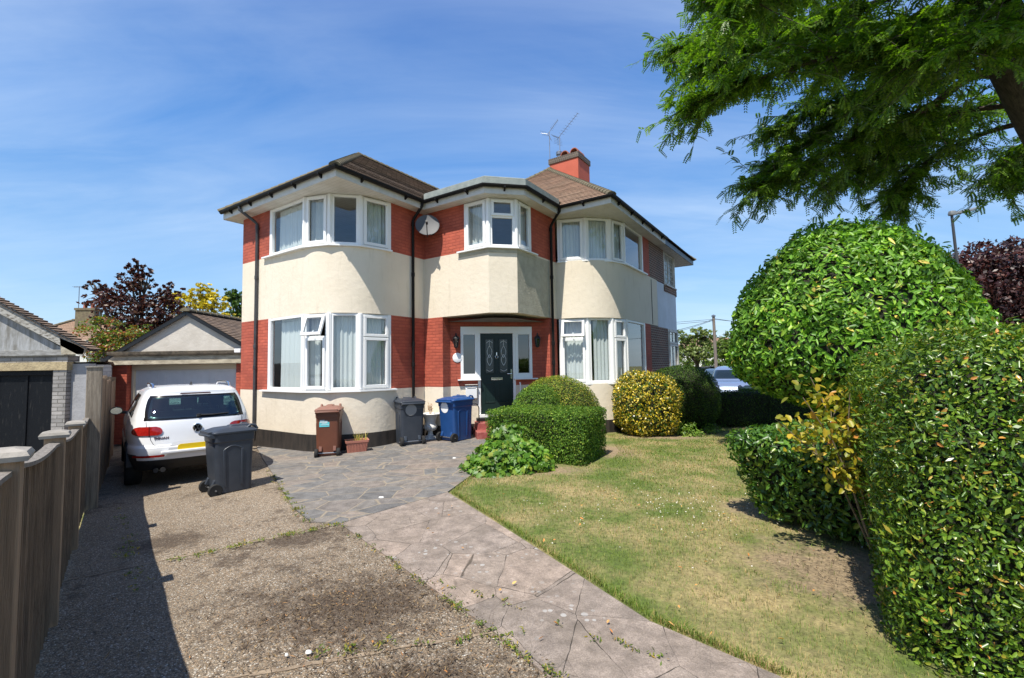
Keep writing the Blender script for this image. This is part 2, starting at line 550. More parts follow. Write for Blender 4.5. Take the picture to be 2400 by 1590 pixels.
def paving_mat(name, scale, cols, mortar, mw, noise_c, bump, joint_bump=0.8, lichen=False, stretch=(1, 1, 1), mwn=0.03):
    m, n = newmat(name)
    t0 = n('ShaderNodeTexCoord').outputs['Object']
    tw = n('ShaderNodeTexNoise', Vector=t0, Scale=5.0, Detail=3.0)
    tm = n('ShaderNodeMix', P={'data_type': 'VECTOR'}, i0=0.035)
    n.t.links.new(t0, tm.inputs[4]); n.t.links.new(tw.outputs[1], tm.inputs[5])
    flat = n('ShaderNodeMapping', Vector=tm.outputs[1], Scale=(stretch[0], stretch[1], 0.0), Rotation=(0, 0, R(20)))
    t = flat.outputs[0]
    vo = n('ShaderNodeTexVoronoi', Vector=t, Scale=scale, Randomness=0.95)
    ve = n('ShaderNodeTexVoronoi', P={'feature': 'DISTANCE_TO_EDGE'}, Vector=t, Scale=scale, Randomness=0.95)
    sepc = n('ShaderNodeSeparateColor', i0=vo.outputs['Color'])
    c = n.ramp(sepc.outputs[0], *cols)
    f = n.noise(t0, 7, 6, 0.65)
    c = n.mix(1.0, c, n.ramp(f, (0.3, 1 - noise_c), (0.7, 1 + noise_c)), 'MULTIPLY')
    grain = n.noise(t0, 120, 3, 0.7)
    c = n.mix(1.0, c, n.ramp(grain, (0.3, 0.62), (0.7, 1.32)), 'MULTIPLY')
    wn = n.math('ADD', mw, n.math('MULTIPLY', n.math('SUBTRACT', n.noise(t0, 3.0, 4, .6), 0.5), mwn))
    wn = n.math('MAXIMUM', wn, 0.0012)
    jm = n('ShaderNodeMapRange', P={'interpolation_type': 'SMOOTHSTEP'}, Value=ve.outputs['Distance'], i1=0.0, i2=wn, i3=1.0, i4=0.0)
    c = n.mix(jm.outputs[0], c, n.mix(n.noise(t0, 25, 3, .6), (*[x * .7 for x in mortar],), (*[x * 1.2 for x in mortar],)))
    if lichen:
        c = n.mix(n.ramp(n.noise(t0, 1.9, 8, .78), (.42, 0.0), (.72, .75)), c, (0.15, 0.122, 0.095))
        c = n.mix(n.ramp(n.noise(t0, 55, 5, .75), (.50, 0.0), (.72, .6)), c, (0.13, 0.10, 0.07))
        cr = n('ShaderNodeTexVoronoi', P={'feature': 'DISTANCE_TO_EDGE'}, Vector=t, Scale=scale * 2.7, Randomness=1.0)
        ck = n('ShaderNodeMapRange', Value=cr.outputs['Distance'], i1=0.0, i2=0.012, i3=0.8, i4=0.0)
        ck = n.math('MULTIPLY', ck.outputs[0], n.ramp(n.noise(t0, 1.1, 3, .5), (.50, 0.0), (.58, .9)))
        c = n.mix(ck, c, (0.06, 0.045, 0.03))
        lv = n('ShaderNodeTexVoronoi', Vector=t0, Scale=15.0, Randomness=1.0)
        ls = n('ShaderNodeSeparateColor', i0=lv.outputs['Color'])
        lz = n.math('MULTIPLY', n.math('LESS_THAN', lv.outputs['Distance'], n.math('MULTIPLY', ls.outputs[1], 0.38)), n.ramp(n.noise(t0, 0.9, 3, .5), (0.48, 0.0), (0.60, 0.8)))
        lz = n.math('MULTIPLY', lz, n.math('GREATER_THAN', ls.outputs[0], 0.45))
        c = n.mix(lz, c, (0.40, 0.39, 0.37))
    h = n.math('SUBTRACT', n.math('ADD', n.math('MULTIPLY', n.noise(t0, 14, 6, .75), 1.1), n.math('MULTIPLY', grain, 0.25)), n.math('MULTIPLY', jm.outputs[0], joint_bump))
    b = n('ShaderNodeBsdfPrincipled', Base_Color=c, Roughness=0.8, Normal=n.bump(h, bump, 0.012))
    out(n, b.outputs[0])
    return m


M['drive'] = driveway_mat()
M['crazy'] = paving_mat('crazy_paving_stone', 2.25, [(0.0, (0.120, 0.116, 0.112)), (0.3, (0.155, 0.148, 0.140)), (0.55, (0.185, 0.165, 0.145)), (0.75, (0.135, 0.132, 0.128)), (0.9, (0.215, 0.175, 0.145)), (1.0, (0.17, 0.155, 0.14))],
                        (0.27, 0.225, 0.165), 0.036, 0.34, 0.6, 0.5, stretch=(1.0, 1.35, 1))
M['slab'] = paving_mat('scored_concrete_path', 2.3, [(0.0, (0.31, 0.250, 0.205)), (0.4, (0.235, 0.195, 0.165)), (0.7, (0.275, 0.225, 0.190)), (1.0, (0.36, 0.28, 0.225))],
                       (0.085, 0.066, 0.046), 0.004, 0.42, 0.95, 1.0, True, stretch=(1.0, 0.8, 1), mwn=0.036)


def turf_mat():
    m, n = newmat('dry_lawn_soil')
    t = n('ShaderNodeTexCoord').outputs['Object']
    a = n.noise(t, 0.9, 6, 0.65)
    b_ = n.noise(t, 22, 4, 0.7)
    c = n.mix(n.ramp(a, (0.40, 0.0), (0.62, 1.0)), (0.095, 0.135, 0.022), (0.33, 0.26, 0.12))
    for (bx, by, br, bs) in ((2.75, 3.9, .95, 1.1), (2.9, 5.6, .5, 1.0), (.35, 7.6, .95, 2.2), (1.9, 9.3, .7, .8), (3.6, 11.3, 1.2, 2.2), (-.55, 7.25, .35, 1)):
        mp = n('ShaderNodeMapping', Vector=t, Location=(-bx / br, -by / br * bs, 0), Scale=(1 / br, bs / br, 0))
        ln = n('ShaderNodeVectorMath', P={'operation': 'LENGTH'}, i0=mp.outputs[0])
        dd = n.math('ADD', ln.outputs['Value'], n.math('MULTIPLY', n.math('SUBTRACT', n.noise(t, 5, 7, .8), 0.5), 2.0))
        c = n.mix(n.ramp(dd, (0.45, 0.9), (1.05, 0.0)), c, n.mix(n.noise(t, 26, 5, .8), (0.10, 0.066, 0.04), (0.46, 0.34, 0.21)))
    c = n.mix(1.0, c, n.ramp(b_, (0.3, 0.55), (0.7, 1.3)), 'MULTIPLY')
    b = n('ShaderNodeBsdfPrincipled', Base_Color=c, Roughness=0.95, Normal=n.bump(n.noise(t, 60, 4, .7), 0.8, 0.02))
    out(n, b.outputs[0])
    return m


M['turf'] = turf_mat()
M['soil'] = mat('dry_soil', (0.17, 0.125, 0.085), 0.95, (0.32, 0.25, 0.175), 9, 0.8, 30)
M['asphalt'] = mat('asphalt', (0.055, 0.055, 0.058), 0.9, (0.075, 0.074, 0.074), 3, 0.4, 90)
M['pavement'] = mat('concrete_pavement', (0.30, 0.29, 0.27), 0.85, (0.24, 0.23, 0.21), 4, 0.3, 50)


def blade_mat():
    m, n = newmat('grass_blades')
    g = n('ShaderNodeNewGeometry')
    t = n('ShaderNodeTexCoord').outputs['Object']
    r = g.outputs['Random Per Island']
    green = n.ramp(r, (0.0, (0.095, 0.17, 0.012)), (0.6, (0.165, 0.24, 0.024)), (1.0, (0.26, 0.28, 0.045)))
    straw = n.ramp(r, (0.0, (0.42, 0.31, 0.11)), (0.6, (0.54, 0.42, 0.18)), (1.0, (0.36, 0.25, 0.08)))
    a = n.noise(t, 0.9, 6, 0.65)
    f = n.math('GREATER_THAN', n.math('ADD', a, n.math('MULTIPLY', n.math('SUBTRACT', r, 0.5), 0.42)), 0.605)
    c = n.mix(f, green, straw)
    b = n('ShaderNodeBsdfPrincipled', Base_Color=c, Roughness=0.6)
    tr = n('ShaderNodeBsdfTranslucent', Color=c)
    mx = n('ShaderNodeMixShader', i0=0.3, i1=b.outputs[0], i2=tr.outputs[0])
    out(n, mx.outputs[0])
    return m


M['blades'] = blade_mat()

# ================================================================== THE HOUSE
# local frame of the house: x runs along the right-hand faces, y along the left-hand faces
HX, HY, HROT = -2.1953, 11.5026, R(56.26)
house = empty('house', (HX, HY, 0), HROT,
              'two storey corner house in red painted brick and cream render with curved bay windows', 'house')


def hw(x, y, z=0.0):
    """house frame -> world"""
    c, s = math.cos(HROT), math.sin(HROT)
    return Vector((HX + c * x - s * y, HY + s * x + c * y, z))


def arc(cx, cy, r, a0, a1, n):
    return [(cx + r * math.cos(R(a0 + (a1 - a0) * i / n)), cy + r * math.sin(R(a0 + (a1 - a0) * i / n))) for i in range(n + 1)]


def offset(poly, d, closed=False):
    """offset to the right-hand (outer) side"""
    n = len(poly); res = []
    for i in range(n):
        def nrm(a, b):
            dx, dy = b[0] - a[0], b[1] - a[1]; l = math.hypot(dx, dy) or 1
            return (dy / l, -dx / l)
        ns = []
        if i > 0 or closed: ns.append(nrm(poly[i - 1], poly[i]))
        if i < n - 1 or closed: ns.append(nrm(poly[i], poly[(i + 1) % n]))
        mx = sum(a[0] for a in ns); my = sum(a[1] for a in ns); l = math.hypot(mx, my) or 1
        mx /= l; my /= l
        k = max(0.3, mx * ns[0][0] + my * ns[0][1])
        res.append((poly[i][0] + mx * d / k, poly[i][1] + my * d / k))
    return res


def band(mb, poly, z0, z1, th=0.14, proud=0.0):
    """a wall strip along an open plan line, UV = metres along the wall"""
    o = offset(poly, proud); q = offset(poly, -th)
    s = 0.0
    for i in range(len(poly) - 1):
        a, b, c, d = o[i], o[i + 1], q[i], q[i + 1]
        l = math.hypot(b[0] - a[0], b[1] - a[1])
        mb.add([(*a, z0), (*b, z0), (*b, z1), (*a, z1)], [[0, 1, 2, 3]], [[(s, z0), (s + l, z0), (s + l, z1), (s, z1)]])
        mb.add([(*c, z0), (*d, z0), (*d, z1), (*c, z1)], [[3, 2, 1, 0]], [[(s, z1), (s + l, z1), (s + l, z0), (s, z0)]])
        mb.add([(*a, z1), (*b, z1), (*d, z1), (*c, z1)], [[0, 1, 2, 3]], [[(s, 0), (s + l, 0), (s + l, th), (s, th)]])
        mb.add([(*a, z0), (*b, z0), (*d, z0), (*c, z0)], [[3, 2, 1, 0]], [[(s, 0), (s + l, 0), (s + l, th), (s, th)]])
        s += l
    for i, e in ((0, 0), (len(poly) - 1, 1)):
        a, c = o[i], q[i]
        f = [0, 1, 2, 3] if not e else [3, 2, 1, 0]
        u = [(0, z0), (0, z1), (th, z1), (th, z0)]
        mb.add([(*a, z0), (*a, z1), (*c, z1), (*c, z0)], [f], [u if not e else u[::-1]])


def sweep(mb, poly, prof, closed_prof=True):
    """prof: (outward offset, z) points swept along an open plan line"""
    lines = [offset(poly, d) for d, z in prof]
    n = len(prof)
    for i in range(len(poly) - 1):
        for k in range(n if closed_prof else n - 1):
            k2 = (k + 1) % n
            mb.add([(*lines[k][i], prof[k][1]), (*lines[k][i + 1], prof[k][1]), (*lines[k2][i + 1], prof[k2][1]), (*lines[k2][i], prof[k2][1])], [[0, 1, 2, 3]])
    if closed_prof:
        mb.add([(*lines[k][0], prof[k][1]) for k in range(n)], [list(range(n))[::-1]])
        mb.add([(*lines[k][-1], prof[k][1]) for k in range(n)], [list(range(n))])


ZP, ZS1, ZB, ZS2, ZE = 0.27, 1.20, 2.90, 4.40, 5.55
ARC_L = arc(-1.15, 1.3, 1.3, 180, 270, 30)                 # left wing corner
ARC_R = arc(3.72, -2.53, 1.37, 180, 270, 30)               # right wing corner
LEFT = [(-2.45, 4.0)] + ARC_L
RIGHT = [(2.35, -2.5)] + ARC_R
PARTY = 6.65
upper = LEFT + [(0.0, 0.0), (0.0, -2.03), (0.47, -2.5)] + RIGHT + [(PARTY, -3.9)]
lower_a = LEFT + [(0.0, 0.0), (0.0, -0.62)]
lower_b = [(1.95, -2.5)] + RIGHT + [(PARTY, -3.9)]
DOOR0, DOOR1 = (0.30, -0.60), (1.95, -2.25)
DD = (DOOR1[0] - DOOR0[0], DOOR1[1] - DOOR0[1]); DL = math.hypot(*DD); DT = (DD[0] / DL, DD[1] / DL); DN = (DT[1], -DT[0])


def dp(t, o=0.0, z=0.0):
    """point on the porch wall: t metres along, o metres out of it"""
    return (DOOR0[0] + DT[0] * t + DN[0] * o, DOOR0[1] + DT[1] * t + DN[1] * o, z)


def d2(t): return dp(t)[:2]


# rendered walls
def wall(name, m, parent, poly, z0, z1, th=0.14, proud=0.0):
    w_ = MB(); band(w_, poly, z0, z1, th, proud)
    me = w_.mesh(name)
    bmx = bmesh.new(); bmx.from_mesh(me); bmesh.ops.remove_doubles(bmx, verts=bmx.verts, dist=.0005); bmx.to_mesh(me); bmx.free()
    return link_mesh(name, me, M[m], parent, smooth=30)


wall('rendered_wall', 'cream', house, upper, ZB, ZS2)
wall('rendered_wall', 'cream', house, lower_a[:-1] + [(0.0, -0.62), DOOR0, d2(0.74)], ZP, ZS1)
wall('rendered_wall', 'cream', house, [d2(1.59), DOOR1] + lower_b, ZP, ZS1)
b = MB()       # soffit of the overhanging middle bay
b.add([(0.0, -0.62, ZB - .003), (0.30, -0.60, ZB - .003), (1.95, -2.25, ZB - .003), (1.95, -2.5, ZB - .003), (0.47, -2.5, ZB - .003), (0.0, -2.03, ZB - .003)], [[0, 1, 2, 3, 4, 5]])
b.build('bay_underside', M['cream'], house)
b = MB()
sweep(b, [(0.02, -2.055), (0.47, -2.5), (0.49, -2.5)], [(0.004, 4.365), (0.004, 4.40), (-.01, 4.40), (-.01, 4.365)])
band(b, [(0.475, -2.5), (0.9, -2.5), (1.45, -2.5), (2.0, -2.5)], ZB + 0.002, 4.36, 0.02, 0.004)
o = b.build('bare_cement_patch', M['cement'], house); o['label'] = 'unpainted grey cement side of the middle bay'

# brick walls
W_UL0 = (-2.45, 2.71); W_UL1 = (-1.08, 0.0)
wall('brick_wall', 'red_brick', house, [(-2.45, 4.0), W_UL0], ZS2, ZE)
wall('brick_wall', 'red_brick', house, [W_UL1, (0, 0), (0, -1.33)], ZS2, ZE)
wall('brick_wall', 'red_brick', house, [(1.10, -2.5), (2.35, -2.5)], ZS2, ZE)
wall('brick_wall', 'red_brick', house, [(5.25, -3.9), (5.9, -3.9)], ZS2, ZE)
wall('brick_wall', 'red_brick', house, [(-2.45, 4.0), W_UL0], ZS1, ZB)
wall('brick_wall', 'red_brick', house, [W_UL1, (0, 0), (0, -0.62), DOOR0, d2(0.25)], ZS1, ZB)
wall('brick_wall', 'red_brick', house, [d2(0.25), d2(0.75)], ZS1, 1.36)
wall('brick_wall', 'red_brick', house, [d2(1.58), d2(2.08)], ZS1, 1.36)
wall('brick_wall', 'red_brick', house, [d2(2.08), DOOR1, (1.95, -2.5), (2.35, -2.5)], ZS1, ZB)
wall('brick_wall', 'red_brick', house, [d2(0.25), d2(2.08)], 2.69, ZB)
wall('brick_wall', 'red_brick', house, [(5.30, -3.9), (5.85, -3.9)], ZS1, ZB)
b = MB()
band(b, lower_a, -0.6, ZP, 0.16, 0.012)
band(b, lower_b, -0.6, ZP, 0.16, 0.012)
band(b, [(0, -.62), DOOR0, DOOR1, (1.95, -2.5)], -0.6, ZP, 0.16, 0.0)
b.build('plinth', M['plinth'], house)
b = MB()       # rear, party wall, ceilings
band(b, [(PARTY, -3.8), (PARTY, 3.1), (6.0, 3.1), (6.0, 4.0), (-2.31, 4.0)], -0.6, ZE)
b.add([(-2.40, 3.98, 2.8), (6.6, 3.98, 2.8), (6.6, -3.75, 2.8), (3.72, -3.75, 2.8), (2.5, -2.4, 2.8), (0.55, -2.3, 2.8), (0.15, -1.9, 2.8), (0.2, 0.15, 2.8), (-1.1, 0.15, 2.8), (-2.1, .8, 2.8), (-2.3, 1.3, 2.8)], [list(range(11))])
b.build('inner_wall', M['room'], house)

# ------------------------------------------------------------------ windows
frame_depth = 0.07


def facet(mb, gl, A, B, z0, z1, kind, parent, opened):
    """one straight light of a bay window. kind: fixed, casement, vent, transom"""
    A, B = Vector((*A, 0)), Vector((*B, 0))
    t = (B - A).normalized(); n = Vector((t.y, -t.x, 0)); L = (B - A).length
    P = lambda s, z, o=0.0: A + t * s + n * o + Vector((0, 0, z))

    def rect(m, s0, s1, a, c, w, d, o):
        """mitre-free frame: uprights between rails"""
        m.bar(P(s0, a + w / 2, o), P(s1, a + w / 2, o), w, d, n)
        m.bar(P(s0, c - w / 2, o), P(s1, c - w / 2, o), w, d, n)
        m.bar(P(s0 + w / 2, a + w, o), P(s0 + w / 2, c - w, o), w, d, n)
        m.bar(P(s1 - w / 2, a + w, o), P(s1 - w / 2, c - w, o), w, d, n)

    def pane(s0, s1, a, c, o):
        gl.add([P(s0, a, o), P(s1, a, o), P(s1, c, o), P(s0, c, o)], [[0, 1, 2, 3]])
    e = 0.04
    s0, s1 = e, L - e
    rect(mb, s0, s1, z0, z1, 0.055, frame_depth, -0.035)
    i0, i1, za, zc = s0 + .055, s1 - .055, z0 + .055, z1 - .055
    if kind == 'fixed':
        pane(i0 - .005, i1 + .005, za - .005, zc + .005, -0.045)
        return
    if kind == 'casement':
        rect(mb, i0 - .025, i1 + .025, za - .025, zc + .025, 0.065, 0.05, 0.012)
        pane(i0 + .03, i1 - .03, za + .03, zc - .03, -0.012)
        return
    zt = z1 - (0.52 if kind == 'vent' else 0.42)
    mb.bar(P(i0, zt, -.035), P(i1, zt, -.035), 0.055, frame_depth - .004, n)
    if kind == 'transom':
        pane(i0 - .005, i1 + .005, za - .005, zt - .02, -0.045)
        rect(mb, i0 - .02, i1 + .02, zt + .012, zc + .02, 0.06, 0.05, 0.012)
        pane(i0 + .03, i1 - .03, zt + .06, zc - .03, -0.012)
        return
    rect(mb, i0 - .02, i1 + .02, za - .02, zt - .012, 0.06, 0.05, 0.012)
    pane(i0 + .03, i1 - .03, za + .03, zt - .06, -0.012)
    if not opened:
        rect(mb, i0 - .02, i1 + .02, zt + .012, zc + .02, 0.06, 0.05, 0.012)
        pane(i0 + .03, i1 - .03, zt + .06, zc - .03, -0.012)
    else:      # top hung light pushed open
        m2 = MB(); top = zc + .02; h = top - (zt + .012); ang = R(20)
        Q = lambda s, d, o=0.0: P(s, top - d * math.cos(ang) + o * math.sin(ang), 0.015 + d * math.sin(ang) + o * math.cos(ang))
        nn = Q(0, 0, 1) - Q(0, 0, 0)
        a0, a1, wv = i0 - .02, i1 + .02, 0.062
        m2.bar(Q(a0, wv / 2), Q(a1, wv / 2), wv, .05, nn); m2.bar(Q(a0, h - wv / 2), Q(a1, h - wv / 2), wv, .05, nn)
        m2.bar(Q(a0 + wv / 2, wv), Q(a0 + wv / 2, h - wv), wv, .05, nn); m2.bar(Q(a1 - wv / 2, wv), Q(a1 - wv / 2, h - wv), wv, .05, nn)
        m2.bar(Q((a0 + a1) / 2, h - .06, -.03), Q((a0 + a1) / 2, h - .14, -.06), .02, .02, nn)
        so = m2.build('opening_light', M['upvc'], parent, bevel=.004)
        so['label'] = 'top light pushed open'
        gl.add([Q(a0 + wv, h - wv), Q(a1 - wv, h - wv), Q(a1 - wv, wv), Q(a0 + wv, wv)], [[0, 1, 2, 3]])


def make_window(pts, z0, z1, kinds, opened=(), curtains=(), sill_line=None, sill_ext=(0.0, 0.0), frame_m='upvc', parent=None, sill_m='upvc'):
    fr, gl = MB(), MB()
    o = MB()
    frame = link_mesh('window', bpy.data.meshes.new('window'), M[frame_m], parent or house)
    for i, k in enumerate(kinds):
        facet(fr, gl, pts[i], pts[i + 1], z0, z1, k, frame, i in opened)
    n = len(pts)
    for i, p in enumerate(pts):      # corner posts
        a = pts[max(i - 1, 0)]; c = pts[min(i + 1, n - 1)]
        t = Vector((c[0] - a[0], c[1] - a[1], 0)).normalized(); nn = Vector((t.y, -t.x, 0))
        tt = t * (0.045 if i == 0 else (-0.045 if i == n - 1 else 0))
        q = Vector((*p, 0)) - nn * 0.03 + tt
        fr.bar(q + Vector((0, 0, z0)), q + Vector((0, 0, z1)), 0.095, 0.085, nn)
        if 0 < i < n - 1:
            fr.bar(q + nn * .045 + Vector((0, 0, z0)), q + nn * .045 + Vector((0, 0, z1)), 0.05, 0.03, nn)
    me = fr.mesh('window')
    me.materials.append(M[frame_m])
    old = frame.data; frame.data = me; bpy.data.meshes.remove(old)
    bv = frame.modifiers.new('bevel', 'BEVEL'); bv.width = .005; bv.segments = 1; bv.limit_method = 'ANGLE'
    gl.build('pane', M['glass'], frame)
    sl = sill_line or pts
    a, c = Vector(sl[0]), Vector(sl[1]); sl = [tuple(a + (a - c).normalized() * sill_ext[0])] + list(sl)[1:]
    a, c = Vector(sl[-1]), Vector(sl[-2]); sl[-1] = tuple(a + (a - c).normalized() * sill_ext[1])
    sb = MB()
    sweep(sb, sl, [(-.10, z0 - .045), (.085, z0 - .045), (.085, z0 - .012), (-.10, z0 - .001)])
    sb.build('sill', M[sill_m], frame, bevel=.004)
    for (i, f0, f1, seed) in curtains:     # pleated net curtains hanging just inside
        A, B = Vector((*pts[i], 0)), Vector((*pts[i + 1], 0))
        t = (B - A).normalized(); nn = Vector((t.y, -t.x, 0)); L = (B - A).length
        cm = MB(); k = max(12, int(L * (f1 - f0) / 0.012)); r = random.Random(seed)
        ph = r.random() * 6
        vs = []
        for j in range(k + 1):
            s = L * (f0 + (f1 - f0) * j / k)
            wv = 0.022 * math.sin(s * 62 + ph) + 0.012 * math.sin(s * 27 + ph * 2)
            for z in (z0 + .03, z1 - .03):
                vs.append(A + t * s - nn * (0.16 + wv * (1.0 if z < z0 + .1 else .6)) + Vector((0, 0, z)))
        cm.add(vs, [[2 * j, 2 * j + 2, 2 * j + 3, 2 * j + 1] for j in range(k)])
        cm.build('net_curtain', M['net'], frame, smooth=180)
    return frame


WL = [(-2.45, 2.71), (-2.47, 1.25), (-2.27, 0.62), (-1.80, 0.17), (-1.08, 0.0)]
WR = [(2.37, -2.55), (2.63, -3.24), (3.12, -3.72), (3.70, -3.90), (5.26, -3.90)]
WM = [(0.0, -1.33), (0.0, -2.03), (0.47, -2.50), (1.10, -2.50)]
win1 = make_window(WL, ZS2 + .02, ZE - .005, ['fixed', 'casement', 'fixed', 'casement'], curtains=[(0, .12, .85, 1), (1, .05, .75, 2), (2, .84, .99, 3), (3, .03, .97, 4)],
                   sill_ext=(.24, .0))
win1['label'] = 'upper curved bay window with four lights on the left wing'
win2 = make_window(WL, ZS1 + .02, ZB - .005, ['fixed', 'vent', 'fixed', 'vent'], opened=(1,), curtains=[(0, .22, .98, 5), (1, .02, .5, 6), (2, .04, .9, 7), (3, .03, .97, 8)], sill_ext=(.24, .12))
win2['label'] = 'lower curved bay window on the left wing with one top light open'
win3 = make_window(WM, ZS2 + .02, ZE - .005, ['casement', 'transom', 'casement'], curtains=[(0, .03, .97, 9), (2, .03, .97, 10)], sill_ext=(.18, .2))
win3['label'] = 'three sided window over the front door'
win4 = make_window(WR, ZS2 + .02, ZE - .005, ['casement', 'fixed', 'casement', 'fixed'], curtains=[(0, .04, .97, 11), (1, .03, .97, 12), (2, .04, .98, 13)], sill_ext=(.0, .22))
win4['label'] = 'upper curved bay window on the right wing'
win5 = make_window(WR, ZS1 + .02, ZB - .005, ['vent', 'fixed', 'vent', 'fixed'], opened=(0,), curtains=[(0, .04, .85, 14), (1, .3, .98, 15), (2, .03, .9, 16)], sill_ext=(.0, .2))
win5['label'] = 'lower curved bay window on the right wing with one top light open'
b = MB(); sweep(b, [(0.0, -1.15), (0.0, -2.03), (0.47, -2.5), (1.28, -2.5)], [(-.02, 4.28), (.012, 4.28), (.012, 4.375), (-.02, 4.375)])
o = b.build('sill_course', M['cement'], house)

# ------------------------------------------------------------------ front door in the porch
b = MB()
FR = [(0.25, 2.69), (2.08, 2.69)]


def dbar(m, t0, z0, t1, z1, w_, d_, o_): m.bar(dp(t0, o_, z0), dp(t1, o_, z1), w_, d_, (*DN, 0))


dbar(b, .25, 2.60, 2.08, 2.60, .17, .09, -.03)
for t in (.74 - .03, 1.58 + .03): dbar(b, t, .47, t, 2.515, .065, .085, -.03)
for a, c in ((.25, .68), (1.645, 2.08)):
    dbar(b, a, 1.42, c, 1.42, .10, .08, -.03)
    for t in (a + .035, c - .035): dbar(b, t, 1.47, t, 2.515, .07, .08, -.03)
    dbar(b, a + .07, 1.485, c - .07, 1.485, .035, .05, -.02); dbar(b, a + .07, 2.50, c - .07, 2.50, .03, .05, -.02)
dbar(b, .70, .455, 1.62, .455, .07, .16, .0)
df = b.build('door_frame', M['upvc'], house, bevel=.004)
for a, c in ((.25, .68), (1.645, 2.08)):
    b = MB(); b.add([dp(a, -.05, 1.46), dp(c, -.05, 1.46), dp(c, -.05, 2.52), dp(a, -.05, 2.52)], [[0, 1, 2, 3]]); b.build('side_pane', M['glass_dark'], df)
for a, c in ((.17, .74), (1.59, 2.20)):
    b = MB(); b.bar(dp((a + c) / 2, .0, 1.355), dp((a + c) / 2, .105, 1.355), c - a, .03, (0, 0, 1)); b.build('side_sill', M['upvc'], df, bevel=.004)

b = MB()
zb, ztp = .495, 2.51
b.bar(dp(1.16, -.055, zb), dp(1.16, -.055, ztp), .835, .045, (*DN, 0))
for a, c in ((.86, 1.10), (1.22, 1.46)):      # lower raised panels
    for (t0, z0, t1, z1) in ((a, .78, c, .78), (a, 1.24, c, 1.24), (a, .78, a, 1.24), (c, .78, c, 1.24)): dbar(b, t0, z0, t1, z1, .028, .014, -.028)
    for (t0, z0, t1, z1) in ((a, 1.50, c, 1.50), (a, 2.38, c, 2.38), (a, 1.50, a, 2.38), (c, 1.50, c, 2.38)): dbar(b, t0, z0, t1, z1, .032, .018, -.026)
door = b.build('front_door', M['door_green'], house, bevel=.004)
door['label'] = 'dark green panelled front door with two leaded lights'
mt, n_ = newmat('leaded_door_glass')
b_ = n_('ShaderNodeBsdfPrincipled', Base_Color=(0.055, 0.065, 0.062), Roughness=0.12)
tcc = n_('ShaderNodeTexCoord').outputs['Object']
n_.t.links.new(n_.bump(n_.noise(tcc, 60, 2), 0.25, .01), b_.inputs['Normal']); out(n_, b_.outputs[0])
b = MB()
for a, c in ((.88, 1.08), (1.24, 1.44)): b.add([dp(a, -.026, 1.52), dp(c, -.026, 1.52), dp(c, -.026, 2.36), dp(a, -.026, 2.36)], [[0, 1, 2, 3]])
b.build('leaded_light', mt, door)
b = MB()
for m_ in (.98, 1.34):
    for sg in (-1, 1):
        for z0, z1, am in ((1.70, 1.98, .06), (1.90, 2.20, .06)):
            b.tube([dp(m_ + sg * am * math.sin(PI * i / 12), -.022, z0 + (z1 - z0) * i / 12) for i in range(13)], .006, 5)
    b.tube([dp(m_, -.022, 2.18), dp(m_, -.022, 2.35)], .006, 5)
    b.tube([dp(m_ - .08 + .16 * i / 10, -.022, 1.60 - .04 * math.sin(PI * i / 10)) for i in range(11)], .006, 5)
    b.tube([dp(m_ - .08 + .16 * i / 10, -.022, 2.27 + .05 * math.sin(PI * i / 10)) for i in range(11)], .006, 5)
b.build('lead_pattern', mat('white_came', (0.55, 0.57, 0.56), .4), door)
b = MB(); dbar(b, 1.01, 1.37, 1.31, 1.37, .065, .02, -.022); dbar(b, 1.03, 1.37, 1.29, 1.37, .035, .012, -.008)
b.build('letterbox', M['chrome'], door, bevel=.004)
b = MB(); b.tube([dp(1.16 + .035 * math.cos(a * PI / 6), -.018, 1.92 + .04 * math.sin(a * PI / 6)) for a in range(13)], .006, 6); dbar(b, 1.16, 1.96, 1.16, 2.03, .02, .02, -.02)
b.build('knocker', M['chrome'], door)
b = MB(); dbar(b, 1.535, 1.36, 1.535, 1.60, .035, .012, -.026); b.tube([dp(1.535, -.02, 1.49), dp(1.535, .02, 1.49), dp(1.42, .025, 1.49)], .010, 8)
b.build('handle', M['chrome'], door)

# steps: a thing of the house
b = MB()
for k, (dpth, z) in enumerate(((0.82, .17), (0.44, .33))):
    mid = 1.16
    p = [dp(mid - .62 + .04 * k, -.05)[:2], dp(mid + .62 - .04 * k, -.05)[:2], dp(mid + .62 - .04 * k, dpth)[:2], dp(mid - .62 + .04 * k, dpth)[:2]]
    b.prism(p[::-1], -.3, z)
p = [dp(.62, -.04)[:2], dp(1.72, -.04)[:2], dp(1.72, .14)[:2], dp(.62, .14)[:2]]
b.cur = 1; b.prism(p[::-1], .331, .415); b.cur = 0
o = b.build('front_step', [M['red_step'], M['black']], house, bevel=.012, segs=2)

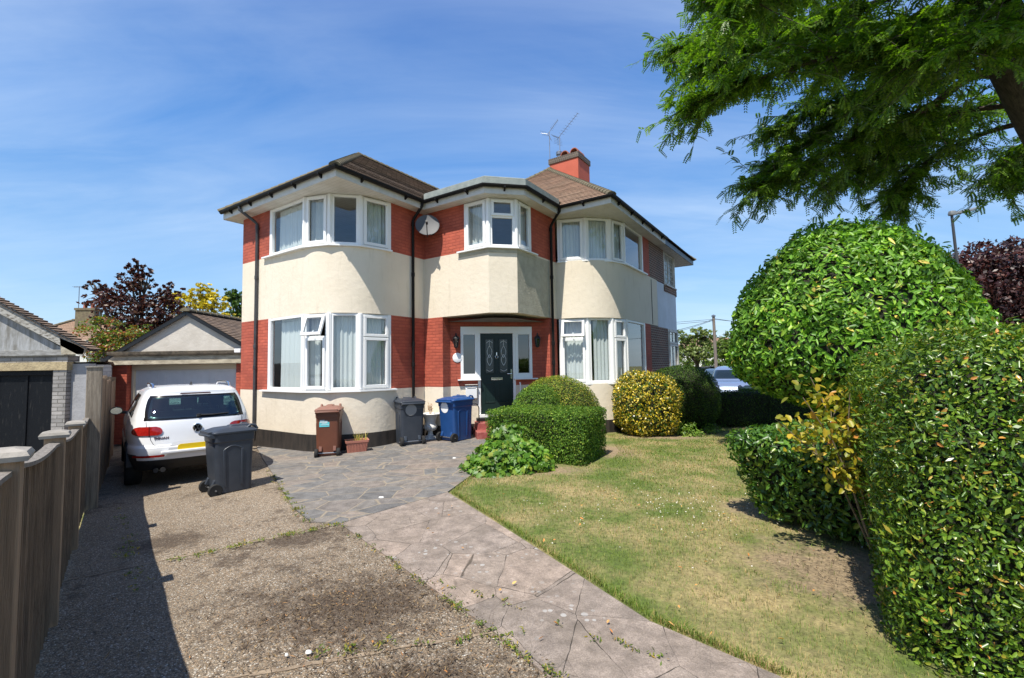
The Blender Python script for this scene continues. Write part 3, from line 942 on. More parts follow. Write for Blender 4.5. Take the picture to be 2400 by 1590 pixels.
# ------------------------------------------------------------------ eaves
EAVE = [(-2.78, 4.35), (-2.78, -.31), (-.31, -.31), (-.31, -2.16), (.34, -2.81), (1.98, -2.81), (1.98, -4.22), (PARTY, -4.22)]
b = MB()
poly = EAVE + [(PARTY, 4.35)]
b.add([(x, y, 5.552) for x, y in offset(EAVE, -.012)] + [(PARTY, 4.35, 5.552)], [list(range(len(EAVE) + 1))[::-1]])
b.build('soffit', M['soffit'], house)
b = MB(); sweep(b, EAVE, [(-.02, 5.54), (0, 5.54), (0, 5.70), (-.02, 5.70)])
b.add([(-2.78, 4.35, 5.54), (-2.78, 4.35, 5.70), (3.2, 4.35, 5.70), (3.2, 4.35, 5.54)], [[0, 1, 2, 3]])
b.build('fascia', M['fascia'], house)
b = MB()
prof = [(.004, 5.735)] + [(.054 + .05 * math.cos(R(180 + 22.5 * i)), 5.725 + .058 * math.sin(R(180 + 22.5 * i))) for i in range(9)] + [(.104, 5.735), (.098, 5.735)] + [(.054 + .044 * math.cos(R(360 - 22.5 * i)), 5.727 + .050 * math.sin(R(360 - 22.5 * i))) for i in range(9)]
sweep(b, EAVE, prof)
for i in range(len(EAVE) - 1):
    A, B_ = Vector(EAVE[i]), Vector(EAVE[i + 1]); L = (B_ - A).length; t = (B_ - A) / L; nn = Vector((t.y, -t.x))
    k = max(1, int(L / 0.85))
    for j in range(k):
        s = (j + .5) * L / k
        p = A + t * s
        b.loft([[(p + t * (e * .02) + nn * q[0]).to_3d() + Vector((0, 0, q[1])) for q in ((.004, 5.60), (.10, 5.665), (.10, 5.70), (.004, 5.70))] for e in (-1, 1)])
b.build('gutter', M['black_pvc'], house, smooth=40)


def downpipe(top, base, zt, zb, r=.036, mt='black_pvc', swan=None):
    m = MB()
    pts = [(*top, zt), (*top, zt - .10)]
    pts += [(top[0] + (base[0] - top[0]) * k, top[1] + (base[1] - top[1]) * k, zt - .10 - .30 * k) for k in (.15, .5, .85)]
    pts += [(*base, zt - .42), (*base, zb)]
    m.tube(pts, r, 12)
    for z in (zt - .50, zt - 1.75, zt - 3.45, 1.75):
        m.lathe([(r, -.05), (r + .008, -.045), (r + .008, .045), (r, .05)], 12, (*base, z))
    return m.build('downpipe', M[mt], house, smooth=40)


downpipe((-2.83, 3.42), (-2.50, 3.22), 5.70, .10, mt='dark_pipe')
downpipe((-.40, -.34), (-.42, -.05), 5.70, .0)
downpipe((1.93, -2.86), (2.02, -2.555), 5.70, .30)
b = MB(); b.tube([(6.02, -3.905, 4.33), (6.03, -3.908, 3.5), (6.05, -3.905, 2.92)], .011, 6)
b.build('wall_cable', M['black'], house)

# ------------------------------------------------------------------ roofs
def roof_plane(mb, e0, e1, t0, t1, gauge=0.11, thick=.018):
    """tile courses from eave e0-e1 (left to right seen from outside) up to t0-t1"""
    e0, e1, t0, t1 = map(Vector, (e0, e1, t0, t1))
    nrm = (e1 - e0).cross(t0 - e0).normalized()
    if nrm.z < 0: nrm = -nrm
    ax = (e1 - e0).normalized(); up = nrm.cross(ax)
    if up.z < 0: up = -up
    H = max((t0 - e0).dot(up), (t1 - e0).dot(up))
    k = max(1, int(H / gauge))
    for i in range(k):
        a, c = i / k, (i + 1.08) / k
        c = min(c, 1.0)
        ja = random.uniform(-.003, .003)
        p = [e0.lerp(t0, a), e1.lerp(t1, a), e1.lerp(t1, c), e0.lerp(t0, c)]
        lo, hi = nrm * (thick + ja), nrm * .002
        q = [p[0] + lo, p[1] + lo, p[2] + hi, p[3] + hi]
        uv = [((v - e0).dot(ax), (v - e0).dot(up)) for v in p]
        mb.add(q, [[0, 1, 2, 3]], [uv])
        mb.add([p[0] - nrm * .004, p[1] - nrm * .004, q[1], q[0]], [[0, 1, 2, 3]], [[uv[0], uv[1], uv[1], uv[0]]])
    mb.add([e0 - nrm * .03, e1 - nrm * .03, t1 - nrm * .03, t0 - nrm * .03], [[3, 2, 1, 0]], [[(0, 0)] * 4])


def hip_line(mb, p, q, r=.105, step=.19):
    p, q = Vector(p), Vector(q); t = (q - p).normalized(); L = (q - p).length; k = max(1, int(L / step))
    side = t.cross(Vector((0, 0, 1))).normalized(); up = side.cross(t)
    if up.z < 0: up = -up
    for i in range(k):
        a = p + t * (L * i / k - .02); c = p + t * (L * (i + 1) / k + .015)
        rings = []
        for pt, rr in ((a, r * 1.12), (c, r * .92)):
            rings.append([pt + side * (rr * math.cos(R(x))) + up * (rr * .62 * math.sin(R(x)) - .02) for x in (-10, 20, 55, 90, 125, 160, 190)])
        mb.loft(rings)


ZR = 5.74
b = MB()
ap = (-.45, 2.02, 7.51); rend = (5.5, 2.02, 7.51)
roof_plane(b, (-2.86, 4.42, ZR), (-2.86, -.38, ZR), ap, ap)
roof_plane(b, (-2.86, -.38, ZR), (5.0, -.38, ZR), ap, rend)
roof_plane(b, (5.0, 4.42, ZR), (-2.86, 4.42, ZR), rend, ap)
r1 = b.build('roof', M['tile_brown'], house); r1['label'] = 'dark brown hipped roof over the left wing'
b = MB(); hip_line(b, (-2.84, -.36, ZR + .02), ap); hip_line(b, (-2.84, 4.40, ZR + .02), ap); hip_line(b, ap, rend, .11)
b.build('ridge_tiles', M['hip'], r1, smooth=50)
b = MB()
ap2 = (5.75, -.5, 8.66); e2 = (PARTY, -.5, 8.66)
roof_plane(b, (1.93, 3.27, ZR), (1.93, -4.28, ZR), ap2, ap2)
roof_plane(b, (1.93, -4.28, ZR), (PARTY, -4.28, ZR), ap2, e2)
roof_plane(b, (PARTY, 3.27, ZR), (1.93, 3.27, ZR), e2, ap2)
r2 = b.build('roof', M['tile_red'], house); r2['label'] = 'reddish brown tiled roof over the right wing'
b = MB(); hip_line(b, (1.95, -4.26, ZR + .02), ap2); hip_line(b, (1.95, 3.25, ZR + .02), ap2); hip_line(b, ap2, e2, .12)
b.build('ridge_tiles', M['hip'], r2, smooth=50)
b = MB()
FL = [(-.24, -.36), (-.36, -.36), (-.36, -2.19), (.32, -2.86), (1.93, -2.86)]
b.add([(-.36, 1.0, 5.80), (-.36, -2.19, 5.86), (.32, -2.86, 5.86), (2.0, -2.86, 5.86), (3.2, -2.4, 5.80), (3.2, 1.0, 5.80)], [list(range(6))])
sweep(b, FL[1:], [(-.05, 5.72), (.0, 5.72), (.0, 5.90), (-.05, 5.93), (-.12, 5.865)])
b.build('flat_roof', M['lead'], house)

# ------------------------------------------------------------------ chimney
b = MB(); b.box((6.38, -1.0, 8.20), (.96, 1.12, 1.36))
chim = b.build('chimney', M['red_plain'], house, bevel=.01)
b = MB()
cz = 8.88
b.loft([[(6.38 + sx * (.48 - i), -1.0 + sy * (.56 - i), z) for sx, sy in ((-1, -1), (1, -1), (1, 1), (-1, 1))] for i, z in ((-.03, cz), (-.03, cz + .18), (.05, cz + .27))])
b2 = MB()
for x0, y0, x1, y1 in ((5.87, -.41, 5.87, -1.59), (5.87, -1.59, 6.89, -1.59), (6.89, -1.59, 6.89, -.41), (6.89, -.41, 5.87, -.41)):
    L = math.hypot(x1 - x0, y1 - y0)
    b2.add([(x0, y0, cz), (x1, y1, cz), (x1, y1, cz + .19), (x0, y0, cz + .19)], [[0, 1, 2, 3]], [[(0, 0), (L, 0), (L, .19), (0, .19)]])
b2.add([(5.87, -.41, cz + .19), (5.87, -1.59, cz + .19), (6.89, -1.59, cz + .19), (6.89, -.41, cz + .19)], [[0, 1, 2, 3]], [[(0, 0), (1, 0), (1, 1), (0, 1)]])
b2.add([(5.87, -.41, cz), (5.87, -1.59, cz), (6.89, -1.59, cz), (6.89, -.41, cz)], [[3, 2, 1, 0]], [[(0, 0), (1, 0), (1, 1), (0, 1)]])
b2.build('chimney_cap', M['cap_brick'], chim)
for k, y in enumerate((-1.34, -.97)):
    m = MB(); m.lathe([(.12, 0), (.13, .06), (.11, .1), (.11, .14)], 16, (6.3, y, cz + .19))
    # half round cowl tile
    rings = []
    for x in (-.26, .30):
        rings.append([(6.3 + x, y + .16 * math.cos(R(a)), cz + .27 + .17 * math.sin(R(a))) for a in range(0, 181, 20)] + [(6.3 + x, y + .13 * math.cos(R(a)), cz + .27 + .14 * math.sin(R(a))) for a in range(180, -1, -20)])
    m.loft(rings)
    m.build('chimney_pot', M['terra_roof'], chim, smooth=50)
m = MB(); m.lathe([(.09, 0), (.09, .14), (.075, .15), (.075, .22), (.11, .22), (.115, .32), (.08, .35)], 16, (6.2, -.68, cz + .19)); m.build('flue_cowl', M['steel'], chim, smooth=40)

# ------------------------------------------------------------------ things fixed to the house
def aerial(name, base, h, boom_dir, tilt, label, n_el=9, L=1.0, refl=True):
    e = empty(name, hw(*base), HROT, label, 'tv aerial', 'tv aerials on the chimney stack')
    m = MB(); m.tube([(0, 0, 0), (0.0, 0, h)], .014, 8); m.build('mast', M['steel'], e)
    d = Vector((boom_dir[0] * math.cos(tilt), boom_dir[1] * math.cos(tilt), math.sin(tilt))).normalized()
    c = Vector((0, 0, h)); s = d.cross(Vector((0, 0, 1))).normalized(); u = s.cross(d)
    m = MB(); m.tube([c - d * .15, c + d * L], .009, 6)
    for i in range(n_el):
        p = c + d * (.12 + (L - .14) * i / (n_el - 1)); l = .13 - .05 * i / n_el
        m.tube([p - s * l, p + s * l], .004, 5)
    if refl:
        for q in (-1, 1):
            for k in range(4):
                p = c - d * .12 + u * (q * (.05 + .055 * k)) - d * (.02 * k)
                m.tube([p - s * .2, p + s * .2], .004, 5)
            m.tube([c - d * .10, c - d * .20 + u * q * .24], .007, 5)
    m.build('antenna', M['steel'], e)
    return e


aerial('tv_aerial', (5.90, -.46, 8.95), 1.15, (.25, -1.0), R(50), 'tall tv aerial pointing upwards on the corner of the red chimney', 7, .5)
aerial('tv_aerial', (6.15, -.74, 9.20), .75, (-.35, -.95), R(24), 'lower tv aerial with a long many toothed boom above the red chimney', 9, 1.05)

dish = empty('satellite_dish', hw(-.30, -.42, 5.12), HROT, 'grey satellite dish under the eaves beside the middle downpipe', 'satellite dish')
ax = (Vector((-.72, -.62, .30))).normalized()
q = ax.to_track_quat('Z', 'Y')
m = MB()
prof = [(0.0001, .0)] + [(r, r * r * .38) for r in (.06, .12, .18, .24, .29, .315)] + [(.322, .045), (.315, .030)] + [(r, r * r * .38 - .012) for r in (.29, .2, .1)] + [(.0001, -.012)]
m.lathe(prof, 36)
m.v = [tuple(q @ Vector(p) * .90) for p in m.v]
m.build('dish', mat('dish_grey', (0.075, 0.078, 0.085), .6), dish, smooth=50)
m = MB(); f = ax * .36 + Vector((0, 0, -.10)); m.tube([Vector((.0, .0, -.30)) + ax * .03, Vector((0, 0, -.24)) + ax * .2, f], .012, 8); m.tube([f, f - ax * .12], .028, 10)
m.build('arm', M['black'], dish)
m = MB(); m.tube([(0.02, .02, -.02), (.18, .12, -.06), (.29, .12, -.06)], .022, 8); m.box((.29, .12, -.06), (.02, .12, .16)); m.build('bracket', M['black'], dish)


def lantern(t, label):
    e = empty('wall_lantern', hw(*dp(t, 0.0)[:2], 2.30), HROT + math.atan2(DT[1], DT[0]), label, 'lantern', 'lanterns either side of the front door')
    # local: x along the wall, -y out of it
    m = MB(); m.box((0, -.012, .0), (.07, .024, .17)); m.tube([(0, -.02, .03), (0, -.06, -.02), (0, -.10, -.10), (0, -.11, -.16)], .010, 8); m.build('wall_plate', M['black_iron'], e)
    m = MB()
    m.lathe([(.035, -.15), (.05, -.13), (.05, -.12), (.02, -.115)], 6, (0, -.11, 0))
    for k in range(6):
        a = k * PI / 3
        m.bar((.045 * math.cos(a), -.11 + .045 * math.sin(a), -.12), (.072 * math.cos(a), -.11 + .072 * math.sin(a), .07), .012, .012, (math.cos(a), math.sin(a), 0))
    m.lathe([(.092, .07), (.088, .085), (.05, .14), (.018, .16), (.016, .18), (.022, .19), (.004, .225)], 6, (0, -.11, 0))
    m.build('cage', M['black_iron'], e)
    m = MB(); m.lathe([(.040, -.115), (.066, .068)], 6, (0, -.11, 0)); m.build('lamp_glass', M['glass_dark'], e)
    return e


lantern(.13, 'black wall lantern above the round white plaque left of the front door')
lantern(2.20, 'black wall lantern in the shade right of the front door')
m = MB(); m.lathe([(.115, 0), (.12, .006), (.12, .014), (.11, .02)], 32)
o = m.build('house_plaque', M['white_sticker'], None, smooth=40)  # redaction disc over the house number, given solid form
o.location = hw(*dp(.17, .0)[:2], 1.91); o.rotation_euler = (R(90), 0, HROT + math.atan2(DT[1], DT[0]))
tag(o, 'blank round white plaque on the red brick beside the front door', 'plaque')

mbx = empty('letter_box', hw(*dp(.50, 0)[:2], .90), HROT + math.atan2(DT[1], DT[0]), 'white metal letter box fixed to the cream wall under the side window', 'letter box')
m = MB(); m.loft([[(x, y, z) for x, y in ((-.14, -.003), (.14, -.003), (.14, -d_), (-.14, -d_))] for z, d_ in ((0, .09), (.24, .10), (.30, .07))]); m.build('box', M['upvc'], mbx, bevel=.006)
m = MB(); m.box((0, -.06, .335), (.31, .13, .018)); m.box((0, -.10, .265), (.22, .02, .02)); m.build('flap', M['old_white'], mbx, bevel=.004)
hr = empty('handrail', hw(*dp(.64, .42)[:2], .17), HROT + math.atan2(DT[1], DT[0]), 'black bent tube handrail beside the front steps', 'handrail')
m = MB(); m.tube([(-.30, .1, .62), (-.10, .05, .64), (-.03, .02, .60), (0, 0, .52), (0, 0, -.16)], .013, 10); m.build('rail', M['black_iron'], hr, smooth=60)
m = MB(); m.lathe([(.05, -.17), (.05, -.155), (.016, -.15)], 12); m.build('base_plate', M['black_iron'], hr)
wr = empty('grab_rail', hw(*dp(1.74, .03)[:2], .62), HROT + math.atan2(DT[1], DT[0]), 'white upright grab rail right of the front door', 'grab rail')
m = MB(); m.tube([(0, 0, 0), (0, -.05, .02), (0, -.06, .06), (0, -.06, .58), (0, -.05, .62), (0, 0, .64)], .018, 10); m.build('bar', M['upvc'], wr, smooth=60)

# ================================================================== THE NEIGHBOURING HALF
nb = empty('neighbour_house', (HX, HY, 0), HROT, 'attached neighbouring house with white render and bare dark brick beyond the cream half', 'house')
NW = [(PARTY, -3.9), (7.55, -3.9)]
nfull = [(PARTY, -3.902), (8.85, -3.902)] + arc(8.85, -2.95, .952, 270, 350, 6)
wall('rendered_wall', 'white_render', nb, nfull, ZB - .02, ZS2 - .25); wall('rendered_wall', 'white_render', nb, [(PARTY, -3.9), (7.45, -3.9)], ZS2 - .252, ZS2 - .02); wall('rendered_wall', 'white_render', nb, nfull, ZP, ZS1)
wall('brick_wall', 'dark_brick', nb, [(5.9, -3.903), (7.50, -3.903)], ZS2 + .0, ZE); wall('brick_wall', 'dark_brick', nb, [(5.85, -3.903), (7.75, -3.903)], ZS1 + .002, ZB - .02)
wall('brick_course', 'dark_brick', nb, [(7.45, -3.93), (8.9, -3.93)] + arc(8.9, -2.95, .98, 270, 350, 6), ZS2 - .25, ZS2 - .06)
b = MB(); band(b, nfull, -.6, ZP, .16, .01); b.build('plinth', M['plinth'], nb)
b = MB(); band(b, [(9.8, -2.6), (10.3, -2.0), (10.3, 3.0), (6.75, 3.0)], -.6, ZE); b.build('inner_wall', M['white_render'], nb)
n1_ = make_window([(7.52, -3.9), (8.85, -3.9)] + [arc(8.85, -2.95, .95, 270, 350, 2)[i] for i in (1, 2)], ZS2, ZE - .02, ['fixed', 'fixed', 'fixed'], parent=nb, frame_m='old_white', sill_m='old_white', curtains=[(0, 0, 1, 21)])
n2_ = make_window([(7.78, -3.9), (9.0, -3.9)] + [arc(8.95, -2.95, .93, 270, 350, 2)[i] for i in (1, 2)], ZS1 + .02, ZB - .02, ['vent', 'vent', 'vent'], parent=nb, frame_m='old_white', sill_m='old_white', curtains=[(0, 0, 1, 22)])
b = MB()
for i in range(7):
    z = ZS2 + .1 + .155 * i
    b.bar((7.6, -3.87, z), (8.8, -3.87, z), .012, .012, (0, -1, 0))
for i in range(7):
    b.bar((7.66 + .18 * i, -3.87, ZS2 + .06), (7.66 + .18 * i, -3.87, ZE - .06), .012 if i != 3 else .07, .012, (0, -1, 0))
b.build('leading', M['old_white'], n1_)
b = MB(); b.bar((8.38, -3.88, ZS1 + .07), (8.38, -3.88, ZB - .06), .07, .05, (0, -1, 0)); b.build('mullion', M['old_white'], n2_)
NE = [(PARTY, -4.22), (10.6, -4.22), (10.6, 3.0)]
b = MB(); b.add([(PARTY, -4.21, 5.551), (10.59, -4.21, 5.551), (10.59, 3.0, 5.551), (PARTY, 3.0, 5.551)], [[3, 2, 1, 0]])
b.build('soffit', mat('peeling_soffit', (0.58, 0.55, 0.50), .6, (0.34, 0.30, 0.26), 14, .2, 40), nb)
b = MB(); sweep(b, NE, [(-.02, 5.54), (0, 5.54), (0, 5.70), (-.02, 5.70)]); b.build('fascia', M['black_iron'], nb)
b = MB(); sweep(b, NE, prof); b.build('gutter', mat('maroon_gutter', (0.028, 0.016, 0.016), .5), nb, smooth=40)
b = MB()
ap3 = (7.0, -.5, 8.66); e3 = (PARTY, -.5, 8.66)
roof_plane(b, (PARTY, -4.28, ZR), (10.66, -4.28, ZR), e3, ap3)
roof_plane(b, (10.66, -4.28, ZR), (10.66, 3.27, ZR), ap3, ap3)
roof_plane(b, (10.66, 3.27, ZR), (PARTY, 3.27, ZR), ap3, e3)
r3 = b.build('roof', M['tile_red'], nb)
b = MB(); hip_line(b, (10.64, -4.26, ZR + .02), ap3); hip_line(b, e3, ap3, .12); b.build('ridge_tiles', M['hip'], r3, smooth=50)

# ================================================================== GROUND
sheet('ground', [(-300, -60), (300, -60), (300, 420), (-300, 420)], -0.035, M['turf'], step=1.0)
sheet('driveway', [(-14, 14.5), (-13, 8.0), (-9.5, 8.5), (-5.9, 6.5), (-3.25, 3.25), (-1.1, .75), (1.0, -3.5), (4.5, -3.5), (2.2, -.3), (.17, 2.58), (-.12, 2.98), (-1.93, 5.19), (-1.5, 6.2), (-3.2, 9.5), (-5, 13.5)], 0.0, M['drive'])
sheet('neighbour_driveway', [(-30, -4), (-1.6, -4), (-1.2, .6), (-3.3, 3.2), (-6, 6.4), (-9.5, 8.45), (-13, 8.0), (-30, 9)], -0.01, M['pavement'])
sheet('concrete_path', [(-1.93, 5.19), (-.12, 2.98), (.17, 2.58), (2.2, -.3), (4.5, -3.5), (6.6, -3.5), (3.4, -.35), (1.41, 2.59), (.87, 3.12), (-.9, 6.31)], 0.012, M['slab'], skirt=.05)
sheet('paved_forecourt', [(-2.30, 5.30), (-1.93, 5.19), (-.9, 6.31), (-.66, 7.25), (-.45, 9.4), (-.25, 10.6), (.4, 12.0), (-1.2, 12.5), (-3.4, 12.5), (-6.9, 12.5), (-6.0, 10.9), (-5.05, 9.4), (-4.2, 8.1), (-3.45, 6.93), (-2.75, 5.85)], 0.016, M['crazy'], skirt=.04)
sheet('lawn', [(-.9, 6.31), (.87, 3.12), (1.41, 2.59), (3.4, -.35), (6.6, -3.5), (12, -3.5), (12, 12.6), (4.0, 14.5), (.3, 12.4), (-.25, 10.6), (-.45, 9.4), (-.66, 7.25)], -0.006, M['turf'])
sheet('pavement', [(12.2, -10), (14.5, -10), (14.5, 14.2), (60, 16), (60, 17.2), (4, 15.6), (4.2, 13.9), (12.2, 13.4)], -0.004, M['pavement'], skirt=.08)
sheet('road', [(14.6, -40), (24, -40), (24, 15), (120, 19), (120, 40), (3, 36), (3, 15.75), (14.6, 15.9)], -0.02, M['asphalt'])

for (x0, y0), (x1, y1), w_ in (((-3.95, 3.98), (-1.93, 5.19), .03), ((-1.5, 2.68), (-.13, 3.02), .035), ((-3.2, 2.3), (-1.5, 2.68), .02)):
    L = math.hypot(x1 - x0, y1 - y0); nx, ny = -(y1 - y0) / L, (x1 - x0) / L
    k = 14; r_ = random.Random(3); c_ = [(x0 + (x1 - x0) * i / k + nx * r_.uniform(-.012, .012), y0 + (y1 - y0) * i / k + ny * r_.uniform(-.012, .012)) for i in range(k + 1)]
    hw_ = [w_ * r_.uniform(.25, .6) for _ in c_]
    sheet('driveway_joint', [(p[0] + nx * h, p[1] + ny * h) for p, h in zip(c_, hw_)] + [(p[0] - nx * h, p[1] - ny * h) for p, h in zip(c_, hw_)][::-1], .004, M['soil'])

# ================================================================== HOME GARAGE
ga = empty('garage', (-8.80, 12.5, -.25), R(1.0), 'small detached garage with white gable, red painted brick pillars and white door', 'garage')
GZ = .25
b = MB(); band(b, [(-2.02, 0), (-1.62, 0)], 0, 2.12, .3); band(b, [(1.30, 0), (2.0, 0)], 0, 2.12, .3)
b.build('brick_pillar', M['red_brick'], ga)
b = MB(); band(b, [(-2.0, 6), (-2.0, .31)], 0, 2.3, .2); band(b, [(2.0, .31), (2.0, 6)], 0, 2.3, .2); band(b, [(2.0, 6), (-2.0, 6)], 0, 2.3, .2); b.build('side_wall', M['red_brick'], ga)
b = MB(); b.box((-.02, .03, 2.245), (4.02, .32, .25)); b.build('beam', mat('dirty_cream', (0.52, 0.46, 0.34), .8, (0.24, 0.20, 0.14), 4, .3, 20, stretch=(1, 1, 3)), ga, bevel=.01)
b = MB(); b.box((-.02, -.02, 2.43), (4.0, .36, .09)); b.box((-.02, -.03, 2.375), (3.9, .34, .02)); b.build('dark_ledge', mat('rotten_ledge', (0.035, 0.028, 0.020), .9, (0.10, 0.08, 0.055), 12, .5, 30), ga, bevel=.01)
b = MB(); b.add([(-1.86, -.03, 2.475), (1.86, -.03, 2.475), (0, -.03, 3.52)], [[0, 1, 2]]); b.build('gable', mat('gable_render', (0.56, 0.52, 0.46), .9, (0.48, 0.44, 0.38), 3, .5, 14), ga)
b = MB(); b.add([(-1.6, .28, 2.11), (1.3, .28, 2.11), (1.3, .28, 0), (-1.6, .28, 0)], [[3, 2, 1, 0]]); b.build('inner_wall', M['room'], ga)
b = MB()
b.box((-.16, .20, 2.05), (2.92, .10, .14)); b.box((-1.585, .2, 1.0), (.06, .10, 2.1)); b.box((1.265, .2, 1.0), (.06, .10, 2.1))
b.build('door_frame', mat('cream_frame', (0.62, 0.54, 0.40), .6), ga, bevel=.006)
b = MB(); b.box((-.16, .24, .99), (2.80, .03, 1.98))
for i in range(4):
    for j in range(4):
        x = -.16 + (-1.5 + i) * .69; z = 1.98 - .25 - .48 * j
        for a in ((x, z + .17, .52, .02), (x, z - .17, .52, .02)): b.box((a[0], .222, a[1]), (a[2], .012, a[3]))
        for a in ((x - .26, z, .02, .34), (x + .26, z, .02, .34)): b.box((a[0], .222, a[1]), (a[2], .012, a[3]))
b.build('garage_door', mat('garage_door_white', (0.66, 0.67, 0.68), .4, (.6, .61, .62), 5), ga, bevel=.004)
b = MB()
roof_plane(b, (-2.16, 6.2, 2.30), (-2.16, -.14, 2.30), (0, 6.2, 3.56), (0, -.14, 3.56))
roof_plane(b, (2.16, -.14, 2.30), (2.16, 6.2, 2.30), (0, -.14, 3.56), (0, 6.2, 3.56))
gr = b.build('roof', M['tile_brown'], ga)
b = MB(); hip_line(b, (0, -.16, 3.58), (0, 6.2, 3.58), .12, .3); b.build('ridge_tiles', M['hip'], gr, smooth=50)
b = MB()
for sx in (-1, 1): b.bar((sx * 2.16, -.12, 2.24), (0, -.12, 3.50), .035, .09, (0, 0, 1))
b.build('bargeboard', M['black_iron'], ga)
b = MB(); b.tube([(-2.2, -.12, 2.27), (-2.2, 6, 2.27)], .05, 8); b.tube([(-2.18, -.05, 2.25), (-2.08, -.03, 2.05), (-2.06, -.02, 1.9)], .032, 8); b.build('gutter', M['black'], ga)
fl = empty('floodlight', hw(-2.30, 4.05, 2.18), 0, 'small white security light on the left end of the house', 'floodlight')
b = MB(); b.box((-.14, -.1, 0), (.16, .12, .10)); b.box((-.05, .0, 0), (.1, .05, .05)); b.build('lamp_head', M['upvc'], fl, bevel=.012)

# ================================================================== NEIGHBOUR'S GARAGE
gn = empty('garage', (-10.38, 9.0, -.26), 0, 'weathered old garage with grey gable, flaking white piers and black board doors', 'garage')
b = MB(); band(b, [(-1.9, 5), (-1.9, .26)], 0, 2.1, .2); band(b, [(2.02, .28), (2.02, .6), (-1.75, 5), (-1.9, 5)], 0, 2.1, .2); b.build('side_wall', brick_mat('grey_painted_brick', (0.34, 0.34, 0.35), (0.31, 0.31, 0.32), (0.27, 0.27, 0.28), .6), gn)
pm = brick_mat('flaking_white_brick', (0.34, 0.32, 0.30), (0.22, 0.21, 0.20), (0.15, 0.14, 0.125), .9, cnoise=.5, ms=.008)
b = MB(); band(b, [(1.42, 0), (1.68, 0)], 0, 2.0, .25); band(b, [(-1.9, 0), (-1.5, 0)], 0, 2.0, .25); band(b, [(-1.9, -.004), (1.70, -.004)], 2.16, 2.28, .25); b.build('pier', pm, gn)
b = MB(); band(b, [(1.681, .10), (2.02, .10)], 0, 2.12, .16); b.build('wall_return', mat('grey_wash', (0.29, 0.29, 0.30), .9, (0.22, 0.22, 0.23), 4, .4, 18), gn)
b = MB(); b.box((-.1, .05, 2.08), (3.6, .14, .158)); b.build('lintel', mat('rough_stone_lintel', (0.42, 0.34, 0.20), .95, (0.28, 0.22, 0.13), 9, .9, 26), gn)
b = MB(); b.add([(-2.0, .02, 2.40), (1.62, .02, 2.40), (.05, .02, 3.28), (-.05, .02, 3.28)], [[0, 1, 2, 3]])


def asb():
    m, n = newmat('weathered_grey_sheet')
    t = n('ShaderNodeTexCoord').outputs['Object']
    st = n('ShaderNodeMapping', Vector=t, Scale=(4, 4, .9)).outputs[0]
    c = n.mix(n.ramp(n.noise(st, 2.2, 7, .7), (.36, 0), (.64, 1)), (0.34, 0.35, 0.36), (0.15, 0.145, 0.13))
    c = n.mix(n.ramp(n.noise(st, 5, 6, .7), (.6, 0), (.72, .8)), c, (0.40, 0.38, 0.32))
    out(n, n('ShaderNodeBsdfPrincipled', Base_Color=c, Roughness=.9).outputs[0]); return m


b.build('gable_panel', asb(), gn)
flk0 = mat('grey_flaked_beam', (0.30, 0.30, 0.29), .85, (0.17, 0.165, 0.155), 7, .3, 30, stretch=(1, 3, 3))
b = MB(); b.box((-.1, .0, 2.34), (3.56, .12, .11)); b.build('gable_beam', flk0, gn, bevel=.006)
flk = mat('flaking_bargeboard', (0.34, 0.33, 0.30), .8, (0.10, 0.085, 0.065), 9, .4, 30, stretch=(1, 1, 3), lo=.46, hi=.62)
b = MB()
for sx in (-1, 1): b.bar((sx * 2.10, -.08, 2.34), (0, -.08, 3.46), .04, .20, (0, 0, 1))
b.build('bargeboard', flk, gn)
b = MB()
for sx in (-1, 1): b.bar((sx * 1.78, -.035, 2.40), (0, -.035, 3.34), .05, .05, (0, 0, 1))
b.add([(1.66, -.10, 2.30), (2.10, -.10, 2.30), (2.10, -.10, 2.42), (1.62, -.10, 2.62)], [[0, 1, 2, 3]])
b.build('bargeboard_moulding', mat('bare_board', (0.42, 0.38, 0.30), .8, (0.20, 0.17, 0.12), 8, .3, 30), gn)
b = MB()
roof_plane(b, (2.24, -.14, 2.38), (2.24, .10, 2.38), (0, -.14, 3.57), (0, .10, 3.57), thick=.03)
roof_plane(b, (-2.24, .10, 2.38), (-2.24, -.14, 2.38), (0, .10, 3.57), (0, -.14, 3.57), thick=.03)
b.add([(-1.95, .4, 2.16), (2.06, .4, 2.16), (2.06, .6, 2.16), (-1.7, 5.05, 2.1), (-1.95, 5.05, 2.1)], [[0, 1, 2, 3, 4]]); b.add([(-2.1, .09, 2.36), (2.1, .09, 2.36), (0, .09, 3.5)], [[2, 1, 0]])
gr2 = b.build('roof', M['tile_brown'], gn)
b = MB(); hip_line(b, (0, -.18, 3.60), (0, .12, 3.60), .16, .3); b.build('ridge_tiles', mat('black_ridge', (.02, .018, .016), .9, (.05, .045, .035), 9), gr2, smooth=50)
dk = mat('black_painted_boards', (0.005, 0.006, 0.008), .6, spec=.15, c2=(0.035, 0.034, 0.032), scale=6, bump=.3, bscale=30, stretch=(5, 5, .7), lo=.58, hi=.78)
b = MB()
for i in range(5): b.box((-1.22 + .585 * i, .12, .98), (.575, .05, 1.96))
for i in range(6): b.box((-1.51 + .585 * i, .09, .98), (.05, .03, 1.96))
b.box((-.04, .075, 1.95), (2.95, .07, .09))
b.build('board_door', dk, gn, bevel=.005)

